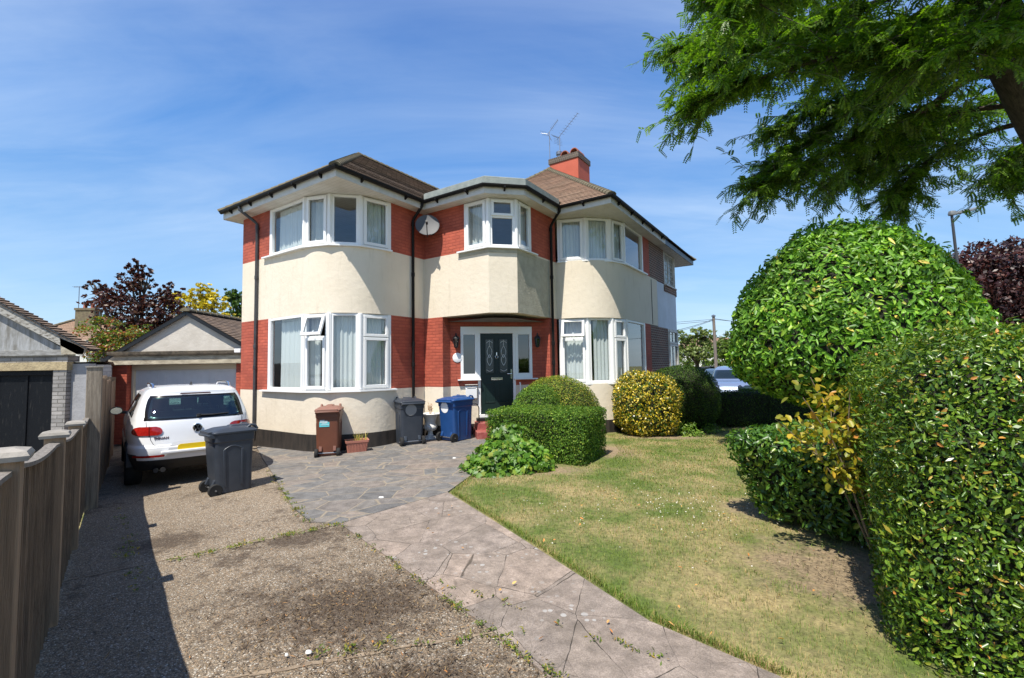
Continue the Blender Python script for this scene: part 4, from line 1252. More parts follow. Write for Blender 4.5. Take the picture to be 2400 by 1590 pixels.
# ================================================================== FENCE
wood = mat('weathered_fence_wood', (0.33, 0.225, 0.14), .9, (0.18, 0.125, 0.082), 5, .5, 40, stretch=(7, 7, .5))
wood2 = mat('new_post_wood', (0.37, 0.25, 0.155), .85, (0.25, 0.175, 0.11), 6, .4, 40, stretch=(8, 8, .5))
wood_cap = mat('grey_capping', (0.24, 0.215, 0.185), .85, (0.15, 0.13, 0.11), 7, .3, 40, stretch=(3, 8, 8))
capm = mat('silvered_post_cap', (0.34, 0.31, 0.27), .85, (0.22, 0.20, 0.17), 8, .2, 40)
FP = [(-.86, .35, 1.44), (-2.08, 1.82, 1.385), (-3.26, 3.31, 1.275), (-4.51, 4.79, 1.19)]
fdir = Vector((-1.26, 1.49)).normalized(); fang = math.atan2(fdir.y, fdir.x)
fence = empty('garden_fence', (-3.26, 3.31, ground(-3.26)), fang, 'weathered closeboard fence with capped posts between the two drives', 'fence')
org = Vector((-3.26, 3.31))


def fl_(x, y):
    d = Vector((x, y)) - org
    return d.dot(fdir), d.dot(Vector((-fdir.y, fdir.x)))


gz = lambda s: ground(org.x + fdir.x * s) - ground(org.x)
for i, (x, y, zt) in enumerate(FP):
    s = fl_(x, y)[0]; zt -= ground(org.x)
    b = MB(); b.box((s, 0, (zt - .05) / 2 - .2), (.105, .105, zt - .05 + .4)); po = b.build('post', wood2, fence, bevel=.004)
    b = MB(); b.loft([[(s + sx * r, sy * r, z) for sx, sy in ((-1, -1), (1, -1), (1, 1), (-1, 1))] for r, z in ((.075, zt - .05), (.08, zt - .03), (.07, zt - .012), (.03, zt))]); b.build('post_cap', capm, po)
ends = [fl_(x, y)[0] for x, y, z in FP] + [fl_(-5.72, 6.32)[0]]
tops = [z for _, _, z in FP] + [1.16]
for i in range(4):
    s0, s1 = ends[i] + .055, ends[i + 1] - .055
    b = MB(); n = 19
    zt = lambda f: (tops[i] - .075) * (1 - f) + (tops[i + 1] - .085) * f - .03 * math.sin(PI * min(1, f * 1.15)) - ground(org.x)
    for k in range(n):
        a, c = s0 + (s1 - s0) * k / n, s0 + (s1 - s0) * (k + 1) / n
        za, zc = zt(k / n) - .02, zt((k + 1) / n) - .02
        off = .004 if k % 2 else 0
        yf = -.016 - off + random.uniform(-.002, .002)
        b.add([(a - .004, yf, gz(a) + .02), (c + .004, yf + .009, gz(c) + .02), (c + .004, yf + .009, zc), (a - .004, yf, za),
               (a - .004, .012, gz(a) + .02), (c + .004, .012, gz(c) + .02), (c + .004, .012, zc), (a - .004, .012, za)],
              [[0, 1, 2, 3], [7, 6, 5, 4], [0, 3, 7, 4], [1, 5, 6, 2], [3, 2, 6, 7]])
    pn = b.build('panel', wood, fence)
    b = MB(); rings = []
    for k in range(n + 1):
        a = s0 + (s1 - s0) * k / n; z = zt(k / n)
        rings.append([(a, -.032, z - .022), (a, .024, z - .022), (a, .024, z + .004), (a, -.032, z - .002)])
    b.loft(rings); b.build('capping_strip', wood_cap, pn)
fence2 = empty('tall_fence', (-5.72, 6.32, ground(-5.7)), math.atan2(5.0, -4.05), 'taller grey boarded fence running back to the red brick garage', 'fence')
b = MB(); b.box((0, 0, .75), (.125, .16, 2.3)); po = b.build('post', mat('knotty_post', (0.30, 0.25, 0.19), .9, (0.17, 0.135, 0.10), 6, .5, 30, stretch=(7, 7, .5)), fence2, bevel=.005)
b = MB(); b.box((0, 0, 1.905), (.15, .185, .02)); b.build('post_cap', capm, po)
for k in range(1, 4):
    b = MB(); b.box((1.95 * k, 0, .8), (.10, .10, 2.0 - .06 * k)); b.build('post', wood, fence2, bevel=.004)
for k in range(3):
    b = MB(); n = 17
    for j in range(n):
        s = 1.95 * k + .06 + (1.83) * (j + .5) / n; h = 1.78 - .05 * k + random.uniform(-.01, .01)
        b.box((s, -.02 - (.012 if j % 2 else 0), h / 2 - .05), (1.83 / n + .012, .014, h))
    b.box((1.95 * k + .975, .02, 1.4), (1.85, .04, .07)); b.box((1.95 * k + .975, .02, .4), (1.85, .04, .07))
    b.build('panel', wood, fence2)
# board gate between the fence and the garage
b = MB()
for j in range(3): b.box((-10.72 + .12 * j - .28, 11.9 + .02 * (j % 2), .62), (.115, .02, 1.75))
b.box((-10.85, 11.93, 1.2), (.4, .03, .08)); b.box((-10.85, 11.93, .3), (.4, .03, .08))
tag(b.build('side_gate', wood), 'narrow boarded side gate between tall fence and garage pillar', 'gate')

# ================================================================== CARS
def rrect(w_, d_, r, z, n=4, cx=0, cy=0):
    p = []
    for sx, sy, a0 in ((1, 1, 0), (-1, 1, 90), (-1, -1, 180), (1, -1, 270)):
        for k in range(n + 1):
            a = R(a0 + 90 * k / n)
            p.append((cx + sx * (w_ / 2 - r) + r * math.cos(a), cy + sy * (d_ / 2 - r) + r * math.sin(a), z))
    return p


paint_white = mat('white_car_paint', (0.74, 0.75, 0.77), .25, coat=.6)
tyre_m = mat('tyre_rubber', (0.012, 0.012, 0.012), .85)
trim_m = mat('black_bumper_plastic', (0.014, 0.014, 0.015), .6)
red_lens = mat('red_lamp_lens', (0.26, 0.006, 0.005), .12, (0.36, 0.015, 0.010), 25, coat=.5)
car_glass = mat('tinted_car_glass', (0.010, 0.016, 0.017), .04, coat=.4)
frit = mat('glass_border', (0.006, 0.006, 0.007), .15)
rim_m = mat('alloy_rim', (0.45, 0.46, 0.48), .3, metal=.9)

LV = [(.30, .14, 4.30, .84), (.40, .05, 4.38, .87), (.52, .01, 4.42, .895), (.60, .0, 4.42, .90), (.66, .005, 4.40, .895), (.70, .055, 4.38, .885), (.80, .07, 4.33, .89),
      (.92, .085, 4.25, .885), (1.00, .10, 4.10, .865), (1.06, .115, 3.75, .845), (1.10, .135, 3.32, .83), (1.18, .19, 3.16, .805), (1.28, .26, 2.98, .77), (1.38, .33, 2.80, .735), (1.46, .39, 2.62, .70),
      (1.52, .40, 2.45, .66), (1.56, .44, 2.25, .60), (1.59, .62, 1.95, .50), (1.605, .95, 1.6, .30)]


def slice_at(z, hs):
    z = z / hs
    for a, c in zip(LV, LV[1:]):
        if z <= c[0] or c is LV[-1]:
            t = min(1, max(0, (z - a[0]) / (c[0] - a[0])))
            return [a[i] + (c[i] - a[i]) * t for i in range(1, 4)]


def surf(z, th, hs, grow=0.0):
    """point on the car skin: height z, angle th round the plan (180 = rear centre, 90 = left side)"""
    x0, x1, w_ = slice_at(z, hs)
    cx, a = (x0 + x1) / 2, (x1 - x0) / 2 + grow
    w_ += grow
    e = 2 / 7.0
    c, s = math.cos(th), math.sin(th)
    x = cx + a * math.copysign(abs(c) ** e, c); y = w_ * math.copysign(abs(s) ** e, s)
    if c < 0: x += .10 * (y / w_) ** 2      # bowed tail
    return (x, y, z)


def rear_th(y, z, hs):
    """angle that gives lateral position y on the tail"""
    w_ = slice_at(z, hs)[2]
    s = max(-1, min(1, y / w_))
    s = math.copysign(abs(s) ** 3.5, s)
    return PI - math.asin(s)


def tail(y, z, hs, g=0.0): return Vector(surf(z, rear_th(y, z, hs), hs, g))


def patch(mb, top, bot, z0, z1, hs, g, nz=8, ny=16, rnd=.0):
    """panel on the tail; half widths given by (left,right) at top and bottom"""
    vs = []
    for j in range(nz + 1):
        f = j / nz; z = z0 + (z1 - z0) * f
        l = bot[0] + (top[0] - bot[0]) * f; r = bot[1] + (top[1] - bot[1]) * f
        edge = math.copysign(rnd * (1 - math.sqrt(max(0, 1 - (2 * f - 1) ** 2))), r - l)
        for i in range(ny + 1):
            vs.append(tail((l + edge) + (r - l - 2 * edge) * i / ny, z, hs, g))
    mb.add(vs, [[j * (ny + 1) + i, j * (ny + 1) + i + 1, (j + 1) * (ny + 1) + i + 1, (j + 1) * (ny + 1) + i] for j in range(nz) for i in range(ny)])


def wheel(parent, x, y, r=.345):
    sg = 1 if y > 0 else -1
    m = MB()
    prof_ = [(r * .62, -.10), (r * .9, -.11), (r * .97, -.09), (r, -.05), (r, .05), (r * .97, .09), (r * .9, .11), (r * .62, .10)]
    m.lathe(prof_, 28); m.v = [(x + p[0], y + sg * p[2], r + p[1]) for p in m.v]
    wv = m.build('wheel', tyre_m, parent, smooth=40)
    m = MB(); m.lathe([(r * .64, -.08), (r * .66, .095), (r * .60, .10), (r * .56, .06), (r * .2, .05), (r * .15, .075), (.001, .08)], 28)
    for k in range(5):
        a = k * 2 * PI / 5
        m.bar((.05 * math.cos(a), .05 * math.sin(a), .07), (r * .6 * math.cos(a), r * .6 * math.sin(a), .08), .06, .03, (0, 0, 1))
    m.v = [(x + p[0], y + sg * p[2], r + p[1]) for p in m.v]
    m.build('rim', rim_m, wv, smooth=40)


def make_car(name, loc, heading, label, paint, hs=1.0, group=None, detail=True):
    """car frame: x forward from the tail, y to the left"""
    e = empty(name, loc, heading, label, 'car', group)
    nth = 120
    zs = [.30, .36, .42, .47, .52, .56, .60, .63, .66, .68, .70, .74, .80, .86, .92, .96, 1.0, 1.03, 1.06, 1.08, 1.10, 1.14, 1.18, 1.23, 1.28, 1.33, 1.38, 1.42, 1.46, 1.49, 1.52, 1.54, 1.56, 1.575, 1.59, 1.60, 1.605]
    zs = [z * hs for z in zs]
    ths = []
    for k in range(nth):
        ths.append(2 * PI * k / nth)
    # finer sampling round corners
    extra = [c + d for c in (PI / 2, PI, 3 * PI / 2, 0) for d in (-.012, -.004, .004, .012, -.03, .03)]
    ths = sorted(set([t % (2 * PI) for t in ths + extra]))
    n = len(ths)
    grid = [[Vector(surf(z, t, hs)) for t in ths] for z in zs]
    body, black, glass = MB(), MB(), MB()
    flat = [p for r in grid for p in r]
    fb, fk, fg = [], [], []
    for j in range(len(zs) - 1):
        zc = (zs[j] + zs[j + 1]) / 2 / hs
        for i in range(n):
            i2 = (i + 1) % n
            c = (grid[j][i] + grid[j][i2] + grid[j + 1][i] + grid[j + 1][i2]) / 4
            f = [j * n + i, j * n + i2, (j + 1) * n + i2, (j + 1) * n + i]
            x0, x1, w_ = slice_at(zc * hs, hs)
            side = abs(c.y) > w_ * .90 and x0 + .3 < c.x < x1 - .12
            wheelgap = abs(c.y) > w_ * .8 and any(math.hypot(c.x - wx, c.z - .345) < .40 for wx in (.86, 3.46))
            if wheelgap: continue
            if detail and c.x < x0 + .30 and 1.105 < zc < 1.425 and abs(c.y) < .60: continue
            if zc < .47 or (zc < .55 and abs(c.y) > w_ * .85): fk.append(f)
            elif side and 1.11 < zc < 1.45 and .75 + (zc - 1.1) * .6 < c.x and not (1.72 < c.x < 1.80): fg.append(f)
            elif 1.12 < zc < 1.45 and c.x > x1 - .25 and abs(c.y) < w_ * .9: fg.append(f)
            else: fb.append(f)
    for m, fs in ((body, fb), (black, fk), (glass, fg)):
        m.add(flat, fs)
    body.add(grid[-1], [list(range(n))])
    bo = body.build('body', paint, e, smooth=35)
    black.add(grid[0], [list(range(n))[::-1]])
    black.build('lower_bumper', trim_m, e, smooth=35)
    glass.build('window_glass', M['car_glass'] if detail else car_glass, e, smooth=35)
    for m in (bo,):
        for me in [ch.data for ch in e.children]:
            bmx = bmesh.new(); bmx.from_mesh(me); bmesh.ops.delete(bmx, geom=[v for v in bmx.verts if not v.link_faces], context='VERTS'); bmx.to_mesh(me); bmx.free()
    m = MB()
    for wx in (.86, 3.46):
        for sg in (-1, 1):
            rr = []
            for a in range(0, 181, 15): rr.append((wx + .395 * math.cos(R(a)), sg * .60, .345 + .395 * math.sin(R(a)), ))
            m.add(rr + [(p[0], sg * .88, p[2]) for p in rr], [[k, k + 1, len(rr) + k + 1, len(rr) + k] for k in range(len(rr) - 1)])
    m.build('wheel_arch', trim_m, e)
    for wx in (.86, 3.46):
        for y in (.78, -.78): wheel(e, wx, y)
    for sg in (1, -1):     # door mirrors
        m = MB(); rings = []
        for xx, k in ((2.98, .6), (2.93, 1.0), (2.80, 1.0)):
            rings.append([(xx, sg * (1.0 + .10 * k * math.cos(R(a))), 1.10 * hs + .075 * k * math.sin(R(a))) for a in range(0, 360, 24)])
        m.loft(rings); m.bar((2.92, sg * .80, 1.05 * hs), (2.92, sg * .95, 1.06 * hs), .08, .05, (0, 0, 1))
        mo = m.build('door_mirror', trim_m, e, smooth=40)
        m = MB(); m.add([(2.797, sg * (1.0 + .088 * math.cos(R(a))), 1.10 * hs + .064 * math.sin(R(a))) for a in range(0, 360, 24)], [list(range(15))]); m.build('mirror_glass', M['chrome'], mo)
    # tail glass and lamps
    m = MB()
    patch(m, (.60, -.60), (.62, -.62), 1.405 * hs, 1.455 * hs, hs, .006, 3, 18); patch(m, (.68, -.68), (.685, -.685), 1.075 * hs, 1.125 * hs, hs, .006, 3, 18)
    for sg in (1, -1): patch(m, (sg * .63, sg * .555), (sg * .69, sg * .605), 1.09 * hs, 1.445 * hs, hs, .007, 8, 4, .03)
    rg = m.build('rear_window', frit, e, smooth=60)
    m = MB(); patch(m, (.585, -.585), (.645, -.645), 1.10 * hs, 1.425 * hs, hs, .010, 10, 18, .02); m.build('rear_pane', M['car_glass'] if detail else car_glass, rg, smooth=60)
    for sg in (1, -1):
        m = MB(); patch(m, (sg * .80, sg * .46), (sg * .835, sg * .44), .85 * hs, .985 * hs, hs, .014, 8, 14, .07)
        lm = m.build('tail_lamp', red_lens, e, smooth=60)
        m = MB(); patch(m, (sg * .615, sg * .608), (sg * .615, sg * .608), .825 * hs, .99 * hs, hs, .017, 3, 1); m.build('lamp_joint', frit, lm)
    for sg in (1, -1):      # front lamps
        m = MB(); vs = []
        for j in range(4):
            z = (.70 + .06 * j) * hs
            for i in range(6):
                th = sg * R(24 + 14 * i / 5 + j * 1.5); vs.append(surf(z, th, hs, .01))
        m.add(vs, [[j * 6 + i, j * 6 + i + 1, (j + 1) * 6 + i + 1, (j + 1) * 6 + i] for j in range(3) for i in range(5)])
        m.build('headlight', M['chrome'], e, smooth=60)
    if not detail: return e
    for x_, ys in ((1.25, (-.42, 0, .42)), (2.2, (-.38, .38))):
        m = MB()
        for y_ in ys:
            m.loft([rrect(.14, .46, .05, z_, cx=x_ + o_, cy=y_) for z_, o_ in ((.5, .1), (1.0, .02), (1.14, 0))])
            m.loft([rrect(.09, .25, .04, z_, cx=x_ - .01, cy=y_) for z_ in (1.20, 1.22, 1.36, 1.38)])
            for q_ in (-.06, .06): m.tube([(x_, y_ + q_, 1.12), (x_, y_ + q_, 1.22)], .008, 6)
        m.build('seat_row', trim_m, e, smooth=40)
    m = MB(); m.box((1.9, 0, .75), (2.9, 1.5, .04)); m.box((2.95, 0, .98), (.3, 1.4, .12)); m.build('cabin_floor', trim_m, e)
    m = MB(); m.loft([rrect(.03, .24, .012, z_, cx=2.55, cy=0) for z_ in (1.36, 1.44)]); m.build('interior_mirror', trim_m, e)
    m = MB()
    yy = lambda f: .26 - .52 * f
    pts_ = []
    W_, H_, r_ = .53, .118, .045
    for cx_, cy_, a0 in ((W_ / 2 - r_, H_ / 2 - r_, 0), (-W_ / 2 + r_, H_ / 2 - r_, 90), (-W_ / 2 + r_, -H_ / 2 + r_, 180), (W_ / 2 - r_, -H_ / 2 + r_, 270)):
        for k in range(6): pts_.append((cx_ + r_ * math.cos(R(a0 + 18 * k)), cy_ + r_ * math.sin(R(a0 + 18 * k))))
    px0 = tail(0, .66 * hs, hs).x - .012
    m.loft([[(x, -p[0], .635 * hs + p[1]) for p in pts_] for x in (px0, px0 + .014)]); m.build('number_plate', mat('yellow_plate', (0.80, 0.55, 0.01), .4), e)
    m = MB()
    m.bar((tail(0, .59 * hs, hs).x - .01, .48, .585 * hs), (tail(0, .66 * hs, hs).x - .02, -.48, .585 * hs), .05, .05, (0, 0, 1)); m.build('bumper_lip', paint, e, bevel=.015, segs=2)
    m = MB(); patch(m, (.33, -.33), (.40, -.40), .605 * hs, .725 * hs, hs, .004, 3, 8, .02); m.build('plate_recess', mat('grey_recess', (0.42, 0.43, 0.45), .4), e)
    # seam of the tailgate
    m = MB()
    sp = [(.66, 1.06), (.655, .98), (.62, .90), (.60, .78), (.56, .70), (.50, .675)]
    for s_ in (1, -1): m.tube([tail(s_ * y, z * hs, hs, .001) for y, z in sp], .004, 5)
    m.tube([tail(.50 - 1.0 * k / 10, .675 * hs, hs, .001) for k in range(11)], .004, 5)
    m.build('tailgate_seam', frit, e)
    # round badge: two letters, V above W, in a ring
    bx = tail(0, .93 * hs, hs, .012)
    m = MB(); ring = lambda a, r: (bx.x - .004, bx.y - r * math.cos(a), bx.z + r * math.sin(a))
    m.tube([ring(R(a), .062) for a in range(0, 361, 15)], .008, 6, False)
    L_ = lambda p, q_: m.bar((bx.x - .006, bx.y - p[0], bx.z + p[1]), (bx.x - .006, bx.y - q_[0], bx.z + q_[1]), .012, .012, (1, 0, 0))
    L_((-.026, .052), (0, .008)); L_((0, .008), (.026, .052))
    L_((-.052, .026), (-.024, -.046)); L_((-.024, -.046), (0, -.004)); L_((0, -.004), (.024, -.046)); L_((.024, -.046), (.052, .026))
    bd = m.build('badge', M['chrome'], e)
    m = MB(); m.add([(bx.x + .002, bx.y - .06 * math.cos(R(a)), bx.z + .06 * math.sin(R(a))) for a in range(0, 360, 15)], [list(range(24))]); m.build('badge_disc', frit, bd)
    # lettering
    cu = bpy.data.curves.new('model_lettering', 'FONT'); cu.body = 'TIGUAN'; cu.size = .046; cu.extrude = .004; cu.space_character = 1.15; cu.offset = .002
    cu.materials.append(mat('dark_red_letters', (0.05, 0.008, 0.008), .3))
    to = bpy.data.objects.new('model_lettering', cu); COL.objects.link(to); to.parent = e
    p0, p1 = tail(.56, .785 * hs, hs, .006), tail(.28, .785 * hs, hs, .006)
    dx = (p1 - p0).normalized(); upv = (tail(.45, .84 * hs, hs) - tail(.45, .775 * hs, hs)).normalized(); nz_ = dx.cross(upv).normalized(); upv = nz_.cross(dx)
    me_ = bpy.data.meshes.new_from_object(to); bpy.data.objects.remove(to); to = bpy.data.objects.new('model_lettering', me_); COL.objects.link(to); to.parent = e
    mw = Matrix((dx, upv, nz_)).transposed().to_4x4(); mw.translation = p0 + nz_ * .003
    to.matrix_local = mw
    m = MB(); m.tube([tail(-.02, 1.125 * hs, hs, .03), tail(-.20, 1.12 * hs, hs, .03), tail(-.44, 1.13 * hs, hs, .028)], [.014, .012, .007], 8); m.lathe([(.001, -.02), (.03, -.02), (.03, .02), (.001, .025)], 12, tail(-.02, 1.12 * hs, hs, .02)); m.build('rear_wiper', trim_m, e)
    m = MB(); patch(m, (.20, -.20), (.22, -.22), 1.468 * hs, 1.49 * hs, hs, .012, 2, 8); m.build('brake_light', mat('brake_light_lens', (.05, .006, .006), .2), e)
    for sg in (1, -1):
        m = MB(); m.tube([(.72, sg * .55, 1.565 * hs), (.80, sg * .555, 1.625 * hs), (1.2, sg * .565, 1.64 * hs), (2.0, sg * .56, 1.635 * hs), (2.1, sg * .55, 1.58 * hs)], .018, 8); m.build('roof_rail', M['chrome'], e, smooth=60)
        m = MB(); patch(m, (sg * .80, sg * .42), (sg * .82, sg * .42), .515 * hs, .55 * hs, hs, .008, 2, 6, .01); m.build('reflector', red_lens, e)
    m = MB(); m.loft([[(1.02 + x, y, 1.60 * hs + z) for x, y in ((-.05 * k, -.018 * k), (.09 * k, -.02 * k), (.09 * k, .02 * k), (-.05 * k, .018 * k))] for z, k in ((0, 1), (.02, .8), (.06, .25))]); m.build('roof_aerial', trim_m, e)
    m = MB()
    for y in (.44, .53): m.tube([(.06, y, .31), (.30, y, .31)], .035, 12)
    m.build('exhaust_pipe', trim_m, e)
    return e


# tail corners at about (-5.75,6.9) and (-4.5,8.2)
suv_heading = R(131)
suv = make_car('parked_car', (-5.14, 7.58, -.17), suv_heading, 'white five door off road car parked facing the garage', paint_white, 1.0)

# ================================================================== WHEELIE BINS
def make_bin(label, loc, rz, m_body, m_lid, H=1.03, sc=1.0, redaction_disc=None, group='wheeled rubbish bins'):
    """wheels and handle at -y, front (opening edge) at +y; x across"""
    e = empty('wheelie_bin', loc, rz, label, 'bin', group)
    W_, D_ = .56 * sc, .66 * sc
    hb = H * .895
    m = MB()
    rings = [rrect(W_ * .86, D_ * .82, .05, .03, cy=.02), rrect(W_ * .87, D_ * .83, .06, .08, cy=.02), rrect(W_ * .915, D_ * .92, .06, hb * .70), rrect(W_ * .93, D_ * .95, .06, hb * .86), rrect(W_ * .97, D_ * .98, .06, hb * .87), rrect(W_ * .98, D_ * 1.0, .06, hb)]
    m.loft(rings)
    for sx in (-1, 1):      # recessed look: raised ribs on the sides
        for y0 in (-.16, .12):
            m.bar((sx * W_ * .442, y0 * sc * .9 + .01, .12), (sx * W_ * .468, y0 * sc, hb * .74), .03, .02, (sx, 0, 0))
        m.tube([(sx * W_ * .455, (-.16 + .28 * k / 8) * sc, hb * (.74 + .06 * math.sin(PI * k / 8))) for k in range(9)], .012, 6)
    for sx in (-1, 1): m.bar((sx * W_ * .20, D_ * .415 + .02, .12), (sx * W_ * .22, D_ * .452, hb * .52), .03, .02, (0, 1, 0))
    m.tube([(W_ * (-.22 + .44 * k / 8), D_ * .455, hb * (.52 + .05 * math.sin(PI * k / 8))) for k in range(9)], .012, 6)
    m.box((0, D_ * .40 + .02, .10), (W_ * .5, .03, .05))
    for sx in (-1, 1):
        m.bar((sx * W_ * .28, -D_ * .36, .16), (sx * W_ * .28, -D_ * .45, .18), .06, .10, (0, 0, 1))
        m.bar((sx * W_ * .42, -D_ * .45, hb * .96), (sx * W_ * .42, -D_ * .585, hb * .99), .05, .045, (0, 0, 1))
    m.tube([(-W_ * .46, -D_ * .585, hb * .99), (W_ * .46, -D_ * .585, hb * .99)], .017, 10)
    m.build('body', m_body, e, smooth=30, bevel=.006, segs=2)
    m = MB()
    m.loft([rrect(W_ * 1.05, D_ * 1.07, .06, hb + .001, cy=.012), rrect(W_ * 1.06, D_ * 1.08, .06, hb + .028, cy=.012), rrect(W_ * 1.0, D_ * 1.02, .07, hb + .045, cy=.01), rrect(W_ * .80, D_ * .80, .09, hb + .075, cy=.02), rrect(W_ * .5, D_ * .55, .09, hb + .088, cy=.03)])
    m.loft([rrect(W_ * .34, D_ * .62, .05, hb + .07, cy=.10), rrect(W_ * .26, D_ * .5, .05, hb + .108, cy=.12)])
    for sx in (-1, 1): m.tube([(sx * W_ * .38, D_ * .30, hb + .055), (sx * W_ * .38, D_ * .40, hb + .10), (sx * W_ * .38, D_ * .50, hb + .09), (sx * W_ * .38, D_ * .56, hb + .03)], .022, 8)
    m.box((0, -D_ * .53, hb + .02), (W_ * .8, .07, .05))
    m.build('lid', m_lid, e, smooth=30, bevel=.006, segs=2)
    for sx in (-1, 1):
        m = MB(); r = .105 * sc
        m.lathe([(r * .55, -.03), (r * .9, -.032), (r, -.02), (r, .02), (r * .9, .032), (r * .55, .03)], 24)
        m.v = [(sx * W_ * .43 + p[2], -D_ * .42 + p[0], r + p[1]) for p in m.v]
        wv = m.build('wheel', tyre_m, e, smooth=40)
        m = MB(); m.lathe([(r * .56, -.02), (r * .56, .02), (r * .2, .03), (.001, .03)], 20)
        m.v = [(sx * W_ * .43 + sx * p[2], -D_ * .42 + p[0], r + p[1]) for p in m.v]
        m.build('hub', M['black'], wv, smooth=40)
    m = MB(); m.tube([(-W_ * .52, -D_ * .42, .105 * sc), (W_ * .52, -D_ * .42, .105 * sc)], .012, 8); m.build('axle', M['steel'], e)
    return e


def disc(parent, name, c, nrm, r, m_):
    m = MB(); nrm = Vector(nrm).normalized(); qd = nrm.to_track_quat('Z', 'Y')
    m.lathe([(r, 0), (r, .003), (.001, .0035)], 36); m.v = [tuple(Vector(c) + qd @ Vector(p)) for p in m.v]
    return m.build(name, m_, parent)


bin_grey = mat('dark_grey_bin_plastic', (0.030, 0.038, 0.052), .42, (0.040, 0.048, 0.062), 5, .06, 90)
bin_blue = mat('blue_bin_plastic', (0.012, 0.055, 0.185), .42, (0.015, 0.065, 0.21), 5, .06, 90)
bin_brown = mat('brown_bin_plastic', (0.150, 0.052, 0.028), .45, (0.125, 0.044, 0.025), 4, .06, 90)
bin_brown2 = mat('faded_brown_bin_lid', (0.22, 0.105, 0.075), .55)
bin_green = mat('dark_green_bin_plastic', (0.010, 0.022, 0.014), .5)
# front of the near bin points to the right
make_bin('dark grey wheelie bin standing on the drive behind the white car', (-4.27, 7.0, -.12), R(-41), bin_grey, bin_grey, .98, .86)
bb = make_bin('brown wheelie bin with a turquoise label against the curved bay wall', (-3.80, 9.60, -.095), R(14), bin_brown, bin_brown2, 1.03, .86)
m = MB(); m.box((-.06, -.262, .69), (.19, .006, .15)); lb_ = m.build('label', mat('turquoise_label', (0.10, 0.52, 0.56), .5), bb)
m = MB(); m.box((-.10, -.267, .725), (.09, .004, .055)); m.box((-.05, -.267, .655), (.16, .004, .012)); m.add([(-.13, -.267, .67), (.0, -.267, .685), (.0, -.267, .735), (-.04, -.267, .74), (-.07, -.267, .70)], [[0, 1, 2, 3, 4]]); m.build('label_picture', mat('label_pale', (0.45, 0.60, 0.62), .5), lb_)
gb = make_bin('grey wheelie bin with a grey round sticker beside the white urn', (-2.37, 10.58, -.055), R(27), bin_grey, bin_grey, 1.06, 1.0)
disc(gb, 'sticker', (-.04, -.322, .80), (0, -1, -.09), .125, M['grey_sticker'])  # redaction disc hiding the bin's number, modelled as if stuck on
ub = make_bin('blue wheelie bin with a white round sticker beside the front steps', (-1.34, 10.82, -.02), R(-40), bin_blue, bin_blue, 1.03, 1.0)
disc(ub, 'sticker', (-.03, -.318, .78), (0, -1, -.09), .125, M['white_sticker'])  # added white disc, a redaction over this bin's number

# ================================================================== POTS BY THE WALL
urn = empty('garden_urn', (-1.99, 11.14, -.05), .3, 'white classical garden urn between the grey and blue bins', 'urn')
m = MB(); m.box((0, 0, .035), (.30, .30, .07)); m.lathe([(.13, .07), (.13, .09), (.075, .11), (.055, .16), (.065, .19), (.055, .20), (.06, .22)], 32); m.build('foot', M['white_stone'], urn, smooth=40, bevel=.008)
m = MB(); m.lathe([(.055, .21), (.12, .23), (.165, .28), (.17, .32), (.145, .36), (.125, .38), (.13, .44), (.15, .52), (.19, .585), (.235, .605), (.24, .62), (.225, .632), (.18, .62), (.14, .56), (.001, .55)], 60, flute=18, amp=.10, fr=(.22, .35)); m.build('bowl', M['white_stone'], urn, smooth=50)
m = MB()
for k in range(9):
    a = k * 2.4; h = .18 + .035 * (k % 5)
    m.tube([(.02 * math.cos(a), .02 * math.sin(a), .56), (.03 * math.cos(a), .03 * math.sin(a), .56 + h * .5), (.05 * math.cos(a + .6), .04 * math.sin(a), .56 + h)], [.004, .003, .002], 5)
    for j in range(5): m.bar((.045 * math.cos(a), .04 * math.sin(a), .58 + h * (.5 + j * .1)), (.045 * math.cos(a) + .03 * math.cos(j * 2), .04 * math.sin(a) + .03 * math.sin(j * 2), .60 + h * (.5 + j * .1)), .012, .004, (0, 0, 1))
m.build('dead_stalks', mat('dead_stalk', (0.30, 0.16, 0.07), .9), urn)

tr = empty('planter_trough', (-3.30, 9.80, -.085), R(24), 'ribbed terracotta plastic planter with grass beside the brown bin', 'planter')
m = MB(); m.loft([rrect(.38, .22, .02, 0), rrect(.44, .27, .02, .22), rrect(.47, .30, .02, .225), rrect(.48, .31, .02, .275), rrect(.42, .25, .02, .27), rrect(.40, .23, .02, .21)], cap1=True)
for i in range(13):
    x = -.17 + i * .0283
    for sy in (-1, 1): m.bar((x * .95, sy * .112, .02), (x * 1.1, sy * .137, .215), .014, .012, (0, sy, 0))
m.build('trough', M['terracotta'], tr, bevel=.003)
m = MB()
for k in range(60):
    x, y = random.uniform(-.02, .19), random.uniform(-.1, .1); a = random.uniform(0, 6.28); l = random.uniform(.07, .24)
    if k > 45: x = random.uniform(-.2, -.03); l = .06
    p = Vector((x, y, .22)); q_ = p + Vector((math.cos(a) * l * .45, math.sin(a) * l * .45, l)); md = p.lerp(q_, .5) + Vector((0, 0, .02)); s_ = Vector((-math.sin(a), math.cos(a), 0)) * .005
    m.add([p - s_, p + s_, md + s_, md - s_, q_], [[0, 1, 2, 3], [3, 2, 4]])
m.build('grass_tuft', leaf_mat('trough_grass', [(0, (.10, .13, .03)), (.7, (.20, .20, .06)), (1, (.36, .30, .12))]), tr)

fp = empty('flower_pot', (2.17, 11.72, -.07), 0, 'small pale clay pot at the foot of the right bay', 'flower pot')
m = MB(); m.lathe([(.10, 0), (.14, .20), (.155, .205), (.16, .26), (.135, .26), (.13, .20), (.001, .2)], 24); m.build('pot', mat('pale_clay', (.42, .32, .21), .8), fp, smooth=40)

